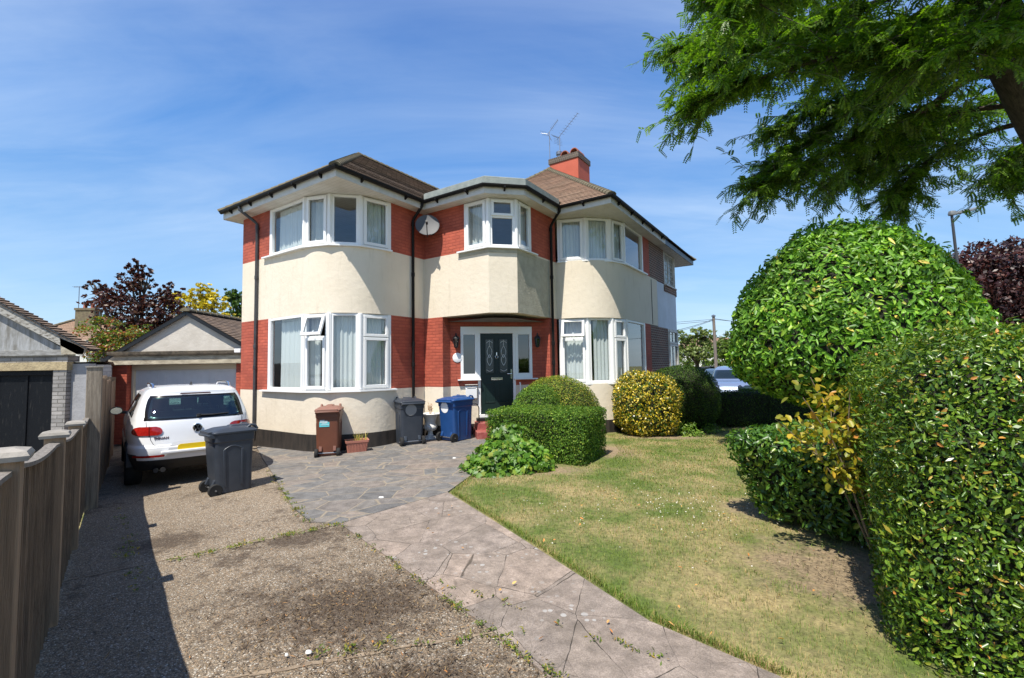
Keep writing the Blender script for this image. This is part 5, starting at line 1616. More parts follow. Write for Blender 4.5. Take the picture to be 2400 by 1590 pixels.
# ================================================================== PLANTS
def nrmz(a): return a / np.maximum(np.linalg.norm(a, axis=1, keepdims=True), 1e-9)


def wob(p, k=1.0, s=0.0):
    x, y, z = p[:, 0] * k + s, p[:, 1] * k + s * 1.7, p[:, 2] * k + s * .6
    return (np.sin(3.1 * x + 1.7 * z) * np.sin(2.7 * y + 1.1 * x) + .6 * np.sin(6.3 * y + 2.9 * z + 1) * np.sin(5.7 * x - 2.1 * z) + .35 * np.sin(11.3 * z + 4 * x) * np.sin(10.1 * y + 3 * z)) / 1.95


def leaves(P, Nn, L, W, tilt=.7, outw=.25, droop=0.0, fold=.18, shape=6, jit=.35):
    """leaf blades at points P facing roughly along Nn; returns V, F(quads)"""
    n = len(P)
    nn = nrmz(Nn + tilt * rng.normal(size=(n, 3)))
    a = rng.normal(size=(n, 3)) + Nn * outw * 3 + np.array([0, 0, -droop])
    a = nrmz(a - (a * nn).sum(1, keepdims=True) * nn)
    b = np.cross(nn, a)
    l = (L * (1 - jit + 2 * jit * rng.random((n, 1)))); w_ = (W * (1 - jit + 2 * jit * rng.random((n, 1)))) / 2
    base = P - a * l * .4
    if shape == 4:
        V = np.stack([base, base + a * l * .5 + b * w_ + nn * w_ * fold, base + a * l, base + a * l * .5 - b * w_ + nn * w_ * fold], 1).reshape(-1, 3)
        F = np.arange(n * 4).reshape(n, 4)
        return V, F
    up = nn * w_ * fold * 2
    dn = nn * l * .10
    V = np.stack([base, base + a * l * .30 + b * w_ * .9 + up, base + a * l * .70 + b * w_ * .75 + up - dn * .4, base + a * l - dn, base + a * l * .70 - b * w_ * .75 + up - dn * .4, base + a * l * .30 - b * w_ * .9 + up], 1).reshape(-1, 3)
    i = np.arange(n)[:, None] * 6
    F = np.concatenate([i + np.array([[0, 1, 2, 3]]), i + np.array([[0, 3, 4, 5]])], 1).reshape(-1, 4)
    return V, F


def merge(parts):
    V, F, o = [], [], 0
    for v, f in parts:
        V.append(v); F.append(f + o); o += len(v)
    return np.concatenate(V), np.concatenate(F)


def shell_points(sdf, lo, hi, n, d0, d1, zmin=None, batch=400000):
    """random points with d0 < sdf < d1 and their outward directions"""
    P = []; got = 0; lo, hi = np.array(lo, float), np.array(hi, float)
    for _ in range(60):
        q = lo + (hi - lo) * rng.random((batch // 4, 3))
        if zmin is not None: q = q[q[:, 2] > zmin]
        d = sdf(q)
        q = q[(d > d0) & (d < d1)]
        P.append(q); got += len(q)
        if got >= n: break
    P = np.concatenate(P)[:n]
    e = .02
    g = np.stack([sdf(P + np.array(v) * e) - sdf(P - np.array(v) * e) for v in ((1, 0, 0), (0, 1, 0), (0, 0, 1))], 1)
    return P, nrmz(g)


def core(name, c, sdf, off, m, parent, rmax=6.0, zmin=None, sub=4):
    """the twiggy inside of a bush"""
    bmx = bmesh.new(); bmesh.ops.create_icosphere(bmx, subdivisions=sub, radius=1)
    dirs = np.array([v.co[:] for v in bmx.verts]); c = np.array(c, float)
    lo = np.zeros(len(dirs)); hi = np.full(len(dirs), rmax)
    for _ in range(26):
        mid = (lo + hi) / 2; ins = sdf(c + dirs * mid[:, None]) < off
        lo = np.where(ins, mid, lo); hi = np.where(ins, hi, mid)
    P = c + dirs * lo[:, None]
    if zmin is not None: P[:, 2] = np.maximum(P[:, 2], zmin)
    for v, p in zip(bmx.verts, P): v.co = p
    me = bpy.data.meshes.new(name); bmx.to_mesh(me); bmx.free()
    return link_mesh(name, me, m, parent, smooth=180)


def to_obj(name, VF, m, parent=None, loc=None):
    V, F = VF
    if loc is not None: V = V - np.array(loc)
    o = link_mesh(name, fast_mesh(name, V, F), m, parent)
    if loc is not None and parent is None: o.location = loc
    return o


def boxsdf(c, half, rz, r=.12, taper=0.0, wa=.03, wk=1.6, s=0.0):
    co, si = math.cos(rz), math.sin(rz); c = np.array(c, float)

    def f(p):
        d = p - c
        x = d[:, 0] * co + d[:, 1] * si; y = -d[:, 0] * si + d[:, 1] * co; z = d[:, 2]
        k = 1 - taper * np.clip((half[2] - z) / (2 * half[2]), 0, 1)
        q = np.stack([np.abs(x) - half[0] * k + r, np.abs(y) - half[1] * k + r, np.abs(z) - half[2] + r], 1)
        return np.linalg.norm(np.maximum(q, 0), axis=1) + np.minimum(q.max(1), 0) - r + wa * wob(p, wk, s)
    return f


def ellsdf(c, rad, low=None, wa=.05, wk=1.0, s=0.0, pw=2.0):
    c = np.array(c, float)

    def f(p):
        d = p - c
        rz_ = np.where(d[:, 2] < 0, low if low else rad[2], rad[2])
        q = np.stack([np.abs(d[:, 0]) / rad[0], np.abs(d[:, 1]) / rad[1], np.abs(d[:, 2]) / rz_], 1)
        k = (q ** pw).sum(1) ** (1 / pw)
        return (k - 1) * min(rad) + wa * wob(p, wk, s)
    return f


def bush(name, label, cat, sdf, c, lo, hi, n, L, W, m, depth=.12, tilt=.6, outw=.25, shape=4, zmin=-.1, group=None, rmax=5, coreoff=None, extra=None, fold=.18, jut=.05):
    P, Nn = shell_points(sdf, lo, hi, n, -depth, jut, zmin)
    vf = leaves(P, Nn, L, W, tilt, outw, shape=shape, fold=fold)
    parts = [vf] + (extra or [])
    loc = (c[0], c[1], 0)
    o = to_obj(name, merge(parts), m, None, loc)
    tag(o, label, cat, group)
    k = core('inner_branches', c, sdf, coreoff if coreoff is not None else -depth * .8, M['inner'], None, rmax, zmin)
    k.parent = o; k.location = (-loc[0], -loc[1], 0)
    return o


box_leaf = leaf_mat('box_hedge_leaf', [(0, (.014, .036, .006)), (.5, (.028, .066, .009)), (.85, (.055, .105, .014)), (1, (.085, .12, .02))], .6, .25, spec=.25, gain=2.7)
yew_leaf = leaf_mat('clipped_dome_leaf', [(0, (.022, .048, .007)), (.5, (.05, .085, .012)), (.8, (.10, .125, .018)), (1, (.17, .15, .03))], .6, .25, spec=.25, gain=2.5)
dark_leaf = leaf_mat('dark_hedge_leaf', [(0, (.010, .024, .006)), (.6, (.018, .045, .008)), (1, (.045, .085, .012))], .6, .2, spec=.2, gain=2.0)
var_leaf = leaf_mat('variegated_leaf', [(0, (.030, .075, .010)), (.34, (.05, .11, .014)), (.46, (.34, .30, .022)), (.7, (.56, .46, .04)), (.88, (.62, .56, .18)), (1, (.04, .09, .012))], gain=1.15, rough=.32, transl=.2)
laurel_leaf = leaf_mat('laurel_leaf', [(0, (.020, .055, .008)), (.4, (.036, .092, .011)), (.75, (.058, .13, .015)), (.93, (.095, .17, .022)), (.975, (.10, .16, .03)), (1, (.36, .21, .06))], .42, .25, spec=.35, gain=2.9)
low_leaf = leaf_mat('low_hedge_leaf', [(0, (.016, .046, .010)), (.5, (.030, .080, .013)), (.85, (.055, .12, .018)), (1, (.12, .17, .03))], .35, .25, gain=2.0)
priv_leaf = leaf_mat('privet_leaf', [(0, (.016, .042, .006)), (.45, (.034, .078, .009)), (.8, (.066, .12, .014)), (.955, (.12, .16, .022)), (1, (.24, .11, .035))], .32, .25, gain=2.1)

# clipped box hedge in front of the door, with domes behind it
HA = R(-28)
sdf = boxsdf((.64, 8.82, .375), (.95, .64, .46), HA, .045, .05, .014, 2.2)
bush('box_hedge', 'low clipped rectangular box hedge in front of the front door', 'hedge', sdf, (.64, 8.82, .40), (-.8, 7.6, -.1), (2.1, 10.1, 1.05), 46000, .034, .022, box_leaf, .06, .5, .3, 4)
sdf = ellsdf((1.02, 10.75, .45), (.98, .85, .95), .6, .02, 2.5, 1.0)
bush('dome_shrub', 'large clipped olive green dome shrub behind the box hedge', 'shrub', sdf, (1.02, 10.75, .5), (-.2, 9.7, -.1), (2.2, 11.8, 1.6), 36000, .032, .018, yew_leaf, .05, .5, .3)
sdf = ellsdf((.55, 10.08, .50), (.58, .50, .72), .6, .02, 2.5, 2.0)
bush('dome_shrub', 'small clipped green dome shrub tucked between box hedge and larger dome', 'shrub', sdf, (.55, 10.08, .55), (-.2, 9.4, -.1), (1.3, 10.8, 1.4), 20000, .032, .020, box_leaf, .05, .5, .3)
sdf = ellsdf((3.38, 11.75, .66), (.80, .72, .80), .80, .11, 1.5, 3.0, 2.5)
bush('variegated_shrub', 'rounded shrub with bright yellow and green variegated leaves', 'shrub', sdf, (3.38, 11.75, .62), (2.3, 10.8, -.1), (4.4, 12.8, 1.7), 15000, .062, .034, var_leaf, .12, .8, .3, 4)
sdf = ellsdf((4.72, 12.95, .72), (.92, .85, .86), .86, .03, 1.8, 4.0, 2.5)
bush('round_hedge', 'dark green clipped round shrub behind the variegated shrub', 'shrub', sdf, (4.72, 12.95, .66), (3.5, 11.9, -.2), (5.9, 14, 1.9), 30000, .036, .022, dark_leaf, .06, .55, .3)
sdf = boxsdf((7.8, 13.35, .38), (2.8, .42, .50), 0.03, .1, .05, .03, 2.0, 5)
bush('low_boundary_hedge', 'low shaded boundary hedge along the street beside the parked cars', 'hedge', sdf, (7.8, 13.35, .38), (4.8, 12.7, -.2), (10.8, 14.0, 1.0), 26000, .036, .022, dark_leaf, .06, .55, .3)

# big laurel dome
sdf = ellsdf((6.40, 8.75, 1.74), (2.16, 1.9, 2.56), 1.0, .12, 1.2, 6.0, 1.8)
P, Nn = shell_points(sdf, (3.5, 6.3, .4), (9.4, 11.3, 4.8), 700, .0, .12, .9)
ex = leaves(P[P[:, 2] > 3.4], Nn[P[:, 2] > 3.4], .13, .045, .5, 1.2, shape=6)
bush('laurel_bush', 'huge rounded glossy laurel bush higher than the hedges', 'shrub', sdf, (6.45, 8.75, 1.9), (3.5, 6.3, .4), (9.4, 11.3, 4.8), 27000, .118, .050, laurel_leaf, .16, .55, .4, 6, .5, extra=[ex], fold=.12)
# low laurel hedge
LA = math.atan2(-1.26, .41)
sdf = boxsdf((3.72, 4.95, .38), (1.05, 1.0, .50), LA + R(12), .16, .30, .05, 1.8, 7)
bush('laurel_hedge', 'low clipped hedge with broad leaves on the lawn behind the rose', 'hedge', sdf, (3.72, 4.95, .45), (2.2, 3.3, -.1), (5.4, 6.7, 1.15), 15000, .072, .034, low_leaf, .10, .6, .4, 6, .0, fold=.12)
# tall privet at the right edge
def priv(p):
    d = boxsdf((3.96, 3.0, .70), (1.34, 1.05, 1.14), R(-30), .42, .04, .09, 1.1, 8)(p)
    d2 = boxsdf((4.6, 2.2, .85), (1.2, .8, 1.10), R(-30), .3, 0, .08, 1.2, 9)(p)
    d3 = boxsdf((3.45, 2.55, .55), (1.15, .50, .95), R(-30), .25, .02, .08, 1.3, 4)(p)
    return np.minimum(np.minimum(d, d2), d3)


P, Nn = shell_points(priv, (1.9, .6, .2), (6.2, 5.0, 2.2), 3600, .0, .10, .3)
ex = leaves(P, nrmz(Nn + np.array([0, 0, .6])), .055, .018, .6, 1.4, shape=4)
bush('privet_hedge', 'tall loose glossy privet hedge filling the right edge', 'hedge', priv, (3.86, 2.8, .8), (1.9, .6, -.1), (6.2, 5.0, 2.2), 130000, .036, .017, priv_leaf, .16, .75, .4, 6, -.05, extra=[ex], fold=.14, rmax=4)

# ------------------------------------------------------------------ rose, leafy clump and small plants
def stem_tube(mb, pts, r0, r1, seg=6):
    n = len(pts); mb.tube(pts, [r0 + (r1 - r0) * i / (n - 1) for i in range(n)], seg)


rose = empty('rose_bush', (3.12, 4.05, -.08), 0, 'tall leggy rose bush with yellowing leaves leaning over the low hedge', 'rose bush')
m = MB(); tips = []
for (dx, dy, h, dx2) in ((-.42, -.02, 1.45, -.62), (-.30, .05, 1.62, -.42), (-.18, -.05, 1.30, -.20), (-.50, .02, 1.25, -.80), (-.05, .05, 1.2, .05), (-.34, -.06, 1.5, -.30)):
    pts = [(0, 0, 0), (dx * .25, dy, .32), (dx * .55, dy * 1.5, .68), (dx * .9, dy * 2, h * .75), (dx2, dy * 3, h)]
    pts = [tuple(p[i] + random.uniform(-.012, .012) for i in range(3)) for p in pts]; stem_tube(m, pts, .011, .004); tips.append(pts)
    for k in (2, 3):
        p = Vector(pts[k]); q_ = p + Vector((random.uniform(-.25, .2), random.uniform(-.15, .15), random.uniform(.1, .28))); m.tube([p, q_], [.006, .003], 5); tips.append([p, p, p, p.lerp(q_, .5), q_])
m.build('stems', mat('rose_stem', (.13, .095, .05), .8, (.20, .16, .10), 12, .3, 40), rose)
P = []
for pts in tips:
    a, c, d = Vector(pts[2]), Vector(pts[3]), Vector(pts[4])
    for k in range(40):
        f = random.random() ** .7
        q_ = (c.lerp(d, f) if random.random() < .75 else a.lerp(c, f)) + Vector((random.gauss(0, .075), random.gauss(0, .075), random.gauss(0, .06))); P.append(q_)
P = np.array([p[:] for p in P]); vf = leaves(P, nrmz(rng.normal(size=P.shape) + np.array([-.2, -.6, .8])), .068, .046, .4, .1, .4, shape=6, fold=.12)
to_obj('rose_leaves', vf, leaf_mat('yellowing_rose_leaf', [(0, (.10, .16, .02)), (.4, (.22, .24, .025)), (.75, (.34, .31, .03)), (.93, (.40, .30, .045)), (1, (.38, .17, .05))], gain=1.2, rough=.4, transl=.35, tcol=(1.3, 1.3, .7)), rose)

clump = empty('leafy_plant', (.05, 8.25, 0), 0, 'bright green leafy clump with lobed leaves in front of the box hedge', 'plant')
def lobed(P, Nn, L, tilt=.5):
    """five pointed leaf as a small fan of quads"""
    n = len(P); nn = nrmz(Nn + tilt * rng.normal(size=(n, 3))); a = rng.normal(size=(n, 3)) + np.array([0, -.3, -.9]); a = nrmz(a - (a * nn).sum(1, keepdims=True) * nn); b = np.cross(nn, a)
    l = L * (.6 + .7 * rng.random((n, 1)))
    sh = [(0, 0), (.25, .52), (.38, .30), (.70, .42), (.66, .20), (1.05, 0), (.66, -.20), (.70, -.42), (.38, -.30), (.25, -.52)]
    V = np.stack([P + a * l * x + b * l * y - nn * l * (abs(y) * .25 + .12 * x * x) for x, y in sh], 1).reshape(-1, 3)
    i = np.arange(n)[:, None] * 10
    F = np.concatenate([i + np.array([[0, 1, 2, 3]]), i + np.array([[0, 3, 4, 5]]), i + np.array([[0, 5, 6, 7]]), i + np.array([[0, 7, 8, 9]])], 1).reshape(-1, 4)
    return V, F


def clump_sdf(p):
    p = (p - np.array([-.08, 7.66, -.05])) / np.array([.88, .9, .84]) + np.array([.0, 8.25, 0])
    d1 = ellsdf((.02, 8.30, .0), (.82, .50, .62), None, .06, 2.0, 11)(p); d2 = ellsdf((-.02, 8.55, .45), (.28, .25, .46), None, .04, 2.0, 12)(p); d3 = ellsdf((-.38, 8.05, .0), (.42, .40, .36), None, .04, 2, 13)(p)
    return np.minimum(np.minimum(d1, d2), d3)


P, Nn = shell_points(clump_sdf, (-1.1, 6.7, -.03), (1.0, 8.5, 1.0), 1900, -.13, .05, .0)
to_obj('leaves', (lambda vf: (vf[0] - np.array([.05, 8.25, 0]), vf[1]))(lobed(P, nrmz(Nn + np.array([-.2, -.3, .5])), .098)), leaf_mat('lobed_leaf', [(0, (.045, .125, .014)), (.5, (.075, .19, .022)), (.85, (.12, .25, .035)), (1, (.24, .29, .05))], .45, .3, gain=1.15), clump)
k = core('inner_stems', (-.07, 7.68, .12), clump_sdf, -.12, M['inner'], clump, 2, .0, 3); k.location = (-.05, -8.25, 0)


def small_plant(label, x, y, r, h, n, L, W, m, cat='plant', name='small_plant', group=None):
    z0 = ground(x)
    P, Nn = shell_points(ellsdf((x, y, z0), (r, r, h), None, .02, 4, x), (x - r, y - r, z0), (x + r, y + r, z0 + h * 1.1), n, -h, .03, z0)
    o = to_obj(name, leaves(P, nrmz(Nn + np.array([0, 0, .5])), L, W, .6, .5, shape=6), m, None, (x, y, z0))
    return tag(o, label, cat, group)


soft_leaf = leaf_mat('soft_leaf', [(0, (.04, .09, .014)), (.6, (.075, .15, .02)), (1, (.14, .2, .04))], .45, .3)
fern_leaf = leaf_mat('pale_plant_leaf', [(0, (.07, .10, .02)), (.6, (.13, .16, .04)), (1, (.24, .2, .06))], .45, .3)
small_plant('low green plant at the foot of the yellow shrub and dark round shrub', 4.35, 11.6, .34, .30, 260, .09, .035, soft_leaf)
small_plant('straggly pale plant growing beside the small clay pot', 1.92, 11.55, .22, .75, 130, .06, .03, fern_leaf)
small_plant('small dark plant at the foot of the street hedge', 5.15, 12.1, .25, .22, 150, .07, .03, soft_leaf)

# ------------------------------------------------------------------ lawn
def in_poly(x, y, poly):
    r = np.zeros(len(x), bool); n = len(poly)
    for i in range(n):
        (x0, y0), (x1, y1) = poly[i], poly[(i + 1) % n]
        c = ((y0 > y) != (y1 > y)) & (x < (x1 - x0) * (y - y0) / ((y1 - y0) or 1e-9) + x0); r ^= c
    return r


LAWN = [(-.86, 6.36), (.90, 3.12), (1.43, 2.59), (2.6, 1.0), (5, 1), (9, 6), (9, 12.9), (4.0, 13.6), (2.3, 11.4), (2.1, 9.3), (1.8, 8.5), (.9, 7.7), (-.5, 7.35)]
gvec = np.vectorize(ground)


def blades(n, poly, dens_pow, h, wd):
    x0, x1 = min(p[0] for p in poly), max(p[0] for p in poly); y0, y1 = min(p[1] for p in poly), max(p[1] for p in poly)
    x = x0 + (x1 - x0) * rng.random(n * 3); y = y0 + (y1 - y0) * rng.random(n * 3) ** dens_pow
    k = in_poly(x, y, poly); x, y = x[k][:n], y[k][:n]
    bare = np.minimum(np.minimum(np.hypot(x - 2.75, (y - 3.9) * 1.1) / 1.15, np.hypot(x - .35, (y - 7.6) * 2.2) / .95), np.minimum(np.hypot(x - 2.9, y - 5.6) / .6, np.hypot(x - 3.6, (y - 11.3) * 2.2) / 1.2))
    k = rng.random(len(x)) < np.clip((bare + .5 * wob(np.stack([x, y, x * 0], 1), 2.2) - .55) * 2.2, .06, 1); x, y = x[k], y[k]
    n = len(x); z = -0.03 * (np.sqrt(x * x + 1) - 1) - .008
    ang = rng.random(n) * 6.283; lean = .2 + .9 * rng.random(n)
    hh = h * (.4 + .9 * rng.random(n)) * (1 + .35 * wob(np.stack([x, y, x * 0], 1), 1.3)); dist = np.sqrt(x * x + y * y); ww = wd * (.6 + .5 * rng.random(n)) * np.clip(dist / 4, .8, 2.4)
    d = np.stack([np.cos(ang), np.sin(ang), 0 * ang], 1); s = np.stack([-np.sin(ang), np.cos(ang), 0 * ang], 1)
    p = np.stack([x, y, z], 1); mid = p + d * (hh * lean * .35)[:, None] + np.array([0, 0, 1]) * (hh * .6)[:, None]; tip = p + d * (hh * lean)[:, None] + np.array([0, 0, 1]) * (hh * (1.05 - .3 * lean))[:, None]
    w2 = (ww / 2)[:, None]
    V = np.stack([p - s * w2, p + s * w2, mid + s * w2 * .7, mid - s * w2 * .7, tip], 1).reshape(-1, 3)
    i = np.arange(n)[:, None] * 5
    F = np.concatenate([i + np.array([[0, 1, 2, 3]]), i + np.array([[3, 2, 4, 4]])], 1).reshape(-1, 4)
    return V, F[::1]


def blades3(VF):
    V, F = VF
    q = F[0::2]; t = F[1::2][:, :3]
    F3 = np.concatenate([q[:, [0, 1, 2]], q[:, [0, 2, 3]], t], 0)
    return V, F3


vf = blades3(blades(150000, LAWN, 1.55, .036, .0035))
o = link_mesh('lawn_grass', fast_mesh('lawn_grass', *vf), M['blades']); tag(o, kind='stuff')
# longer tufts along the path edge and bare places
edge = [((-.88, 6.33), (.88, 3.14)), ((.88, 3.14), (1.42, 2.60)), ((1.42, 2.6), (2.7, .7)), ((-.86, 6.36), (-.64, 7.25))]
px, py = [], []
for (a, c), k in zip(edge, (2600, 900, 900, 500)):
    f = rng.random(k); px.append(a[0] + (c[0] - a[0]) * f + np.abs(rng.normal(0, .05, k)) * .9 + .01); py.append(a[1] + (c[1] - a[1]) * f + np.abs(rng.normal(0, .03, k)))
px, py = np.concatenate(px), np.concatenate(py)


def tufts(x, y, z, h, wd):
    n = len(x); ang = rng.random(n) * 6.283; hh = h * (.4 + rng.random(n)); lean = .3 + .8 * rng.random(n)
    d = np.stack([np.cos(ang), np.sin(ang), 0 * ang], 1); s = np.stack([-np.sin(ang), np.cos(ang), 0 * ang], 1); p = np.stack([x, y, z], 1)
    mid = p + d * (hh * lean * .4)[:, None] + np.array([0, 0, 1]) * (hh * .6)[:, None]; tip = p + d * (hh * lean)[:, None] + np.array([0, 0, 1]) * (hh * .85)[:, None]
    V = np.stack([p - s * wd, p + s * wd, mid + s * wd * .7, mid - s * wd * .7, tip], 1).reshape(-1, 3); i = np.arange(n)[:, None] * 5
    F = np.concatenate([i + np.array([[0, 1, 2]]), i + np.array([[0, 2, 3]]), i + np.array([[3, 2, 4]])], 0)
    return V, F


o = link_mesh('edge_grass', fast_mesh('edge_grass', *tufts(px, py, -0.03 * (np.sqrt(px * px + 1) - 1) - .006, .05, .0018)), M['blades']); tag(o, kind='stuff')
# weeds in the joints of drive and path
weed_m = leaf_mat('weed_leaf', [(0, (.05, .10, .012)), (.5, (.10, .17, .02)), (.8, (.22, .24, .035)), (1, (.38, .26, .05))], .45, .3, gain=1.1)
wx, wy = [], []
for a, c, k, sp in (((-3.15, 4.35), (-1.95, 5.16), 70, .025), ((-2.34, 5.3), (-3.4, 6.85), 60, .03), ((-3.4, 6.85), (-4.3, 8.2), 25, .03), ((-1.93, 5.16), (-.15, 3.0), 45, .02), ((-.15, 3.0), (.5, 2.2), 25, .02), ((.05, 2.95), (-1.2, 2.85), 26, .03), ((-3.0, 3.75), (-5.2, 6.2), 40, .05), ((-.6, 3.7), (.2, 3.15), 8, .02), ((.1, 3.1), (.9, 2.7), 9, .03)):
    f = rng.random(k); f = np.round(f * 6) / 6 * .35 + f * .65
    wx.append(a[0] + (c[0] - a[0]) * f + rng.normal(0, sp, k)); wy.append(a[1] + (c[1] - a[1]) * f + rng.normal(0, sp, k))
wx, wy = np.concatenate(wx), np.concatenate(wy); wx = np.repeat(wx, 7) + rng.normal(0, .018, len(wx) * 7); wy = np.repeat(wy, 7) + rng.normal(0, .018, len(wy) * 7)
P = np.stack([wx, wy, -0.03 * (np.sqrt(wx * wx + 1) - 1) + .018 + .012 * rng.random(len(wx))], 1)
o = to_obj('weeds', leaves(P, np.tile([0, 0, 1.0], (len(P), 1)), .028, .010, .6, .2, shape=4), weed_m); tag(o, kind='stuff')
# dry litter: bits of straw, bark and leaves swept over the drive
n = 9000
cx_ = np.concatenate([rng.normal(-1.15, .55, n // 2), rng.normal(-.55, .55, n // 4), rng.uniform(-3.2, 1.2, n // 4)]); cy_ = np.concatenate([rng.normal(3.35, .42, n // 2), rng.normal(2.55, .25, n // 4), rng.uniform(2.2, 7.0, n // 4)])
kk = (cx_ < -1.93 + (5.19 - cy_) * .82 + .1) & (cy_ > 1.6); cx_, cy_ = cx_[kk], cy_[kk]
mx_, my_ = rng.normal(2.65, .45, 1500), rng.normal(3.9, .5, 1500); cx_, cy_ = np.concatenate([cx_, mx_]), np.concatenate([cy_, my_])
P = np.stack([cx_, cy_, -0.03 * (np.sqrt(cx_ ** 2 + 1) - 1) + .006 + .01 * rng.random(len(cx_))], 1)
v1 = leaves(P, np.tile([0, 0, 1.0], (len(P), 1)), .028, .0050, .35, 0, shape=4, jit=.7)
o = to_obj('dry_litter', v1, leaf_mat('litter', [(0, (.025, .016, .010)), (.5, (.06, .04, .025)), (.8, (.14, .10, .06)), (.95, (.28, .22, .14)), (1, (.30, .14, .05))], .8, .1, gain=1.1)); tag(o, kind='stuff')
n = 70
lx, ly = rng.uniform(-.9, 3.2, n), rng.uniform(2.3, 8.5, n)
P = np.stack([lx, ly, -0.03 * (np.sqrt(lx ** 2 + 1) - 1) + .035], 1)
o = to_obj('fallen_leaves', leaves(P, np.tile([0, 0, 1.0], (len(P), 1)), .036, .015, .35, 0, shape=6), leaf_mat('fallen_leaf', [(0, (.42, .17, .06)), (.5, (.50, .26, .10)), (1, (.52, .40, .16))], .6, .2, gain=1.1)); tag(o, kind='stuff')
n = 230
lx, ly = np.concatenate([rng.normal(2.0, .55, n // 2), rng.normal(1.2, .8, n - n // 2)]), np.concatenate([rng.normal(5.6, .35, n // 2), rng.normal(5.4, .7, n - n // 2)])
kk = in_poly(lx, ly, LAWN); lx, ly = lx[kk], ly[kk]
P = np.stack([lx, ly, -0.03 * (np.sqrt(lx ** 2 + 1) - 1) + .03], 1)
o = to_obj('clover_flowers', leaves(P, np.tile([0, 0, 1.0], (len(P), 1)), .014, .013, .5, 0, shape=6), mat('clover_white', (.62, .60, .52), .8)); tag(o, kind='stuff')
STONES = {(-1.24, 2.84): 'larger flat white stone lying on the mossy drive', (-1.36, 2.82): 'tiny white stone chip beside the larger stone on the drive', (-1.1, 8.6): 'flat white stone in the middle of the grey paving', (-1.75, 6.15): 'flat white stone at the near corner of the grey paving', (-.62, 7.9): 'white stone on the paving beside the leafy plant'}
for x, y, r in ((-1.24, 2.84, .022), (-1.36, 2.82, .012), (-1.1, 8.6, .04), (-1.75, 6.15, .04), (-.62, 7.9, .03)):
    z = ground(x) + .018; bm_ = MB(); bm_.loft([[(x + r * k * math.cos(R(a)) * (1 + .25 * math.sin(a)), y + r * .7 * k * math.sin(R(a)), z + h) for a in range(0, 360, 45)] for k, h in ((1, 0), (.8, .010), (.3, .014))])
    tag(bm_.build('pebble', M['white_stone'], smooth=60), STONES[(x, y)], 'stone', 'white stones on the paving')

# ================================================================== TREES
def bez(pts, n):
    """smooth line through points"""
    pts = [Vector(p) for p in pts]; res = []
    P = [pts[0] * 2 - pts[1]] + pts + [pts[-1] * 2 - pts[-2]]
    for i in range(1, len(P) - 2):
        for k in range(n):
            t = k / n; a, b_, c, d = P[i - 1], P[i], P[i + 1], P[i + 2]
            res.append(.5 * ((2 * b_) + (c - a) * t + (2 * a - 5 * b_ + 4 * c - d) * t * t + (3 * b_ - 3 * c + d - a) * t ** 3))
    res.append(pts[-1]); return res


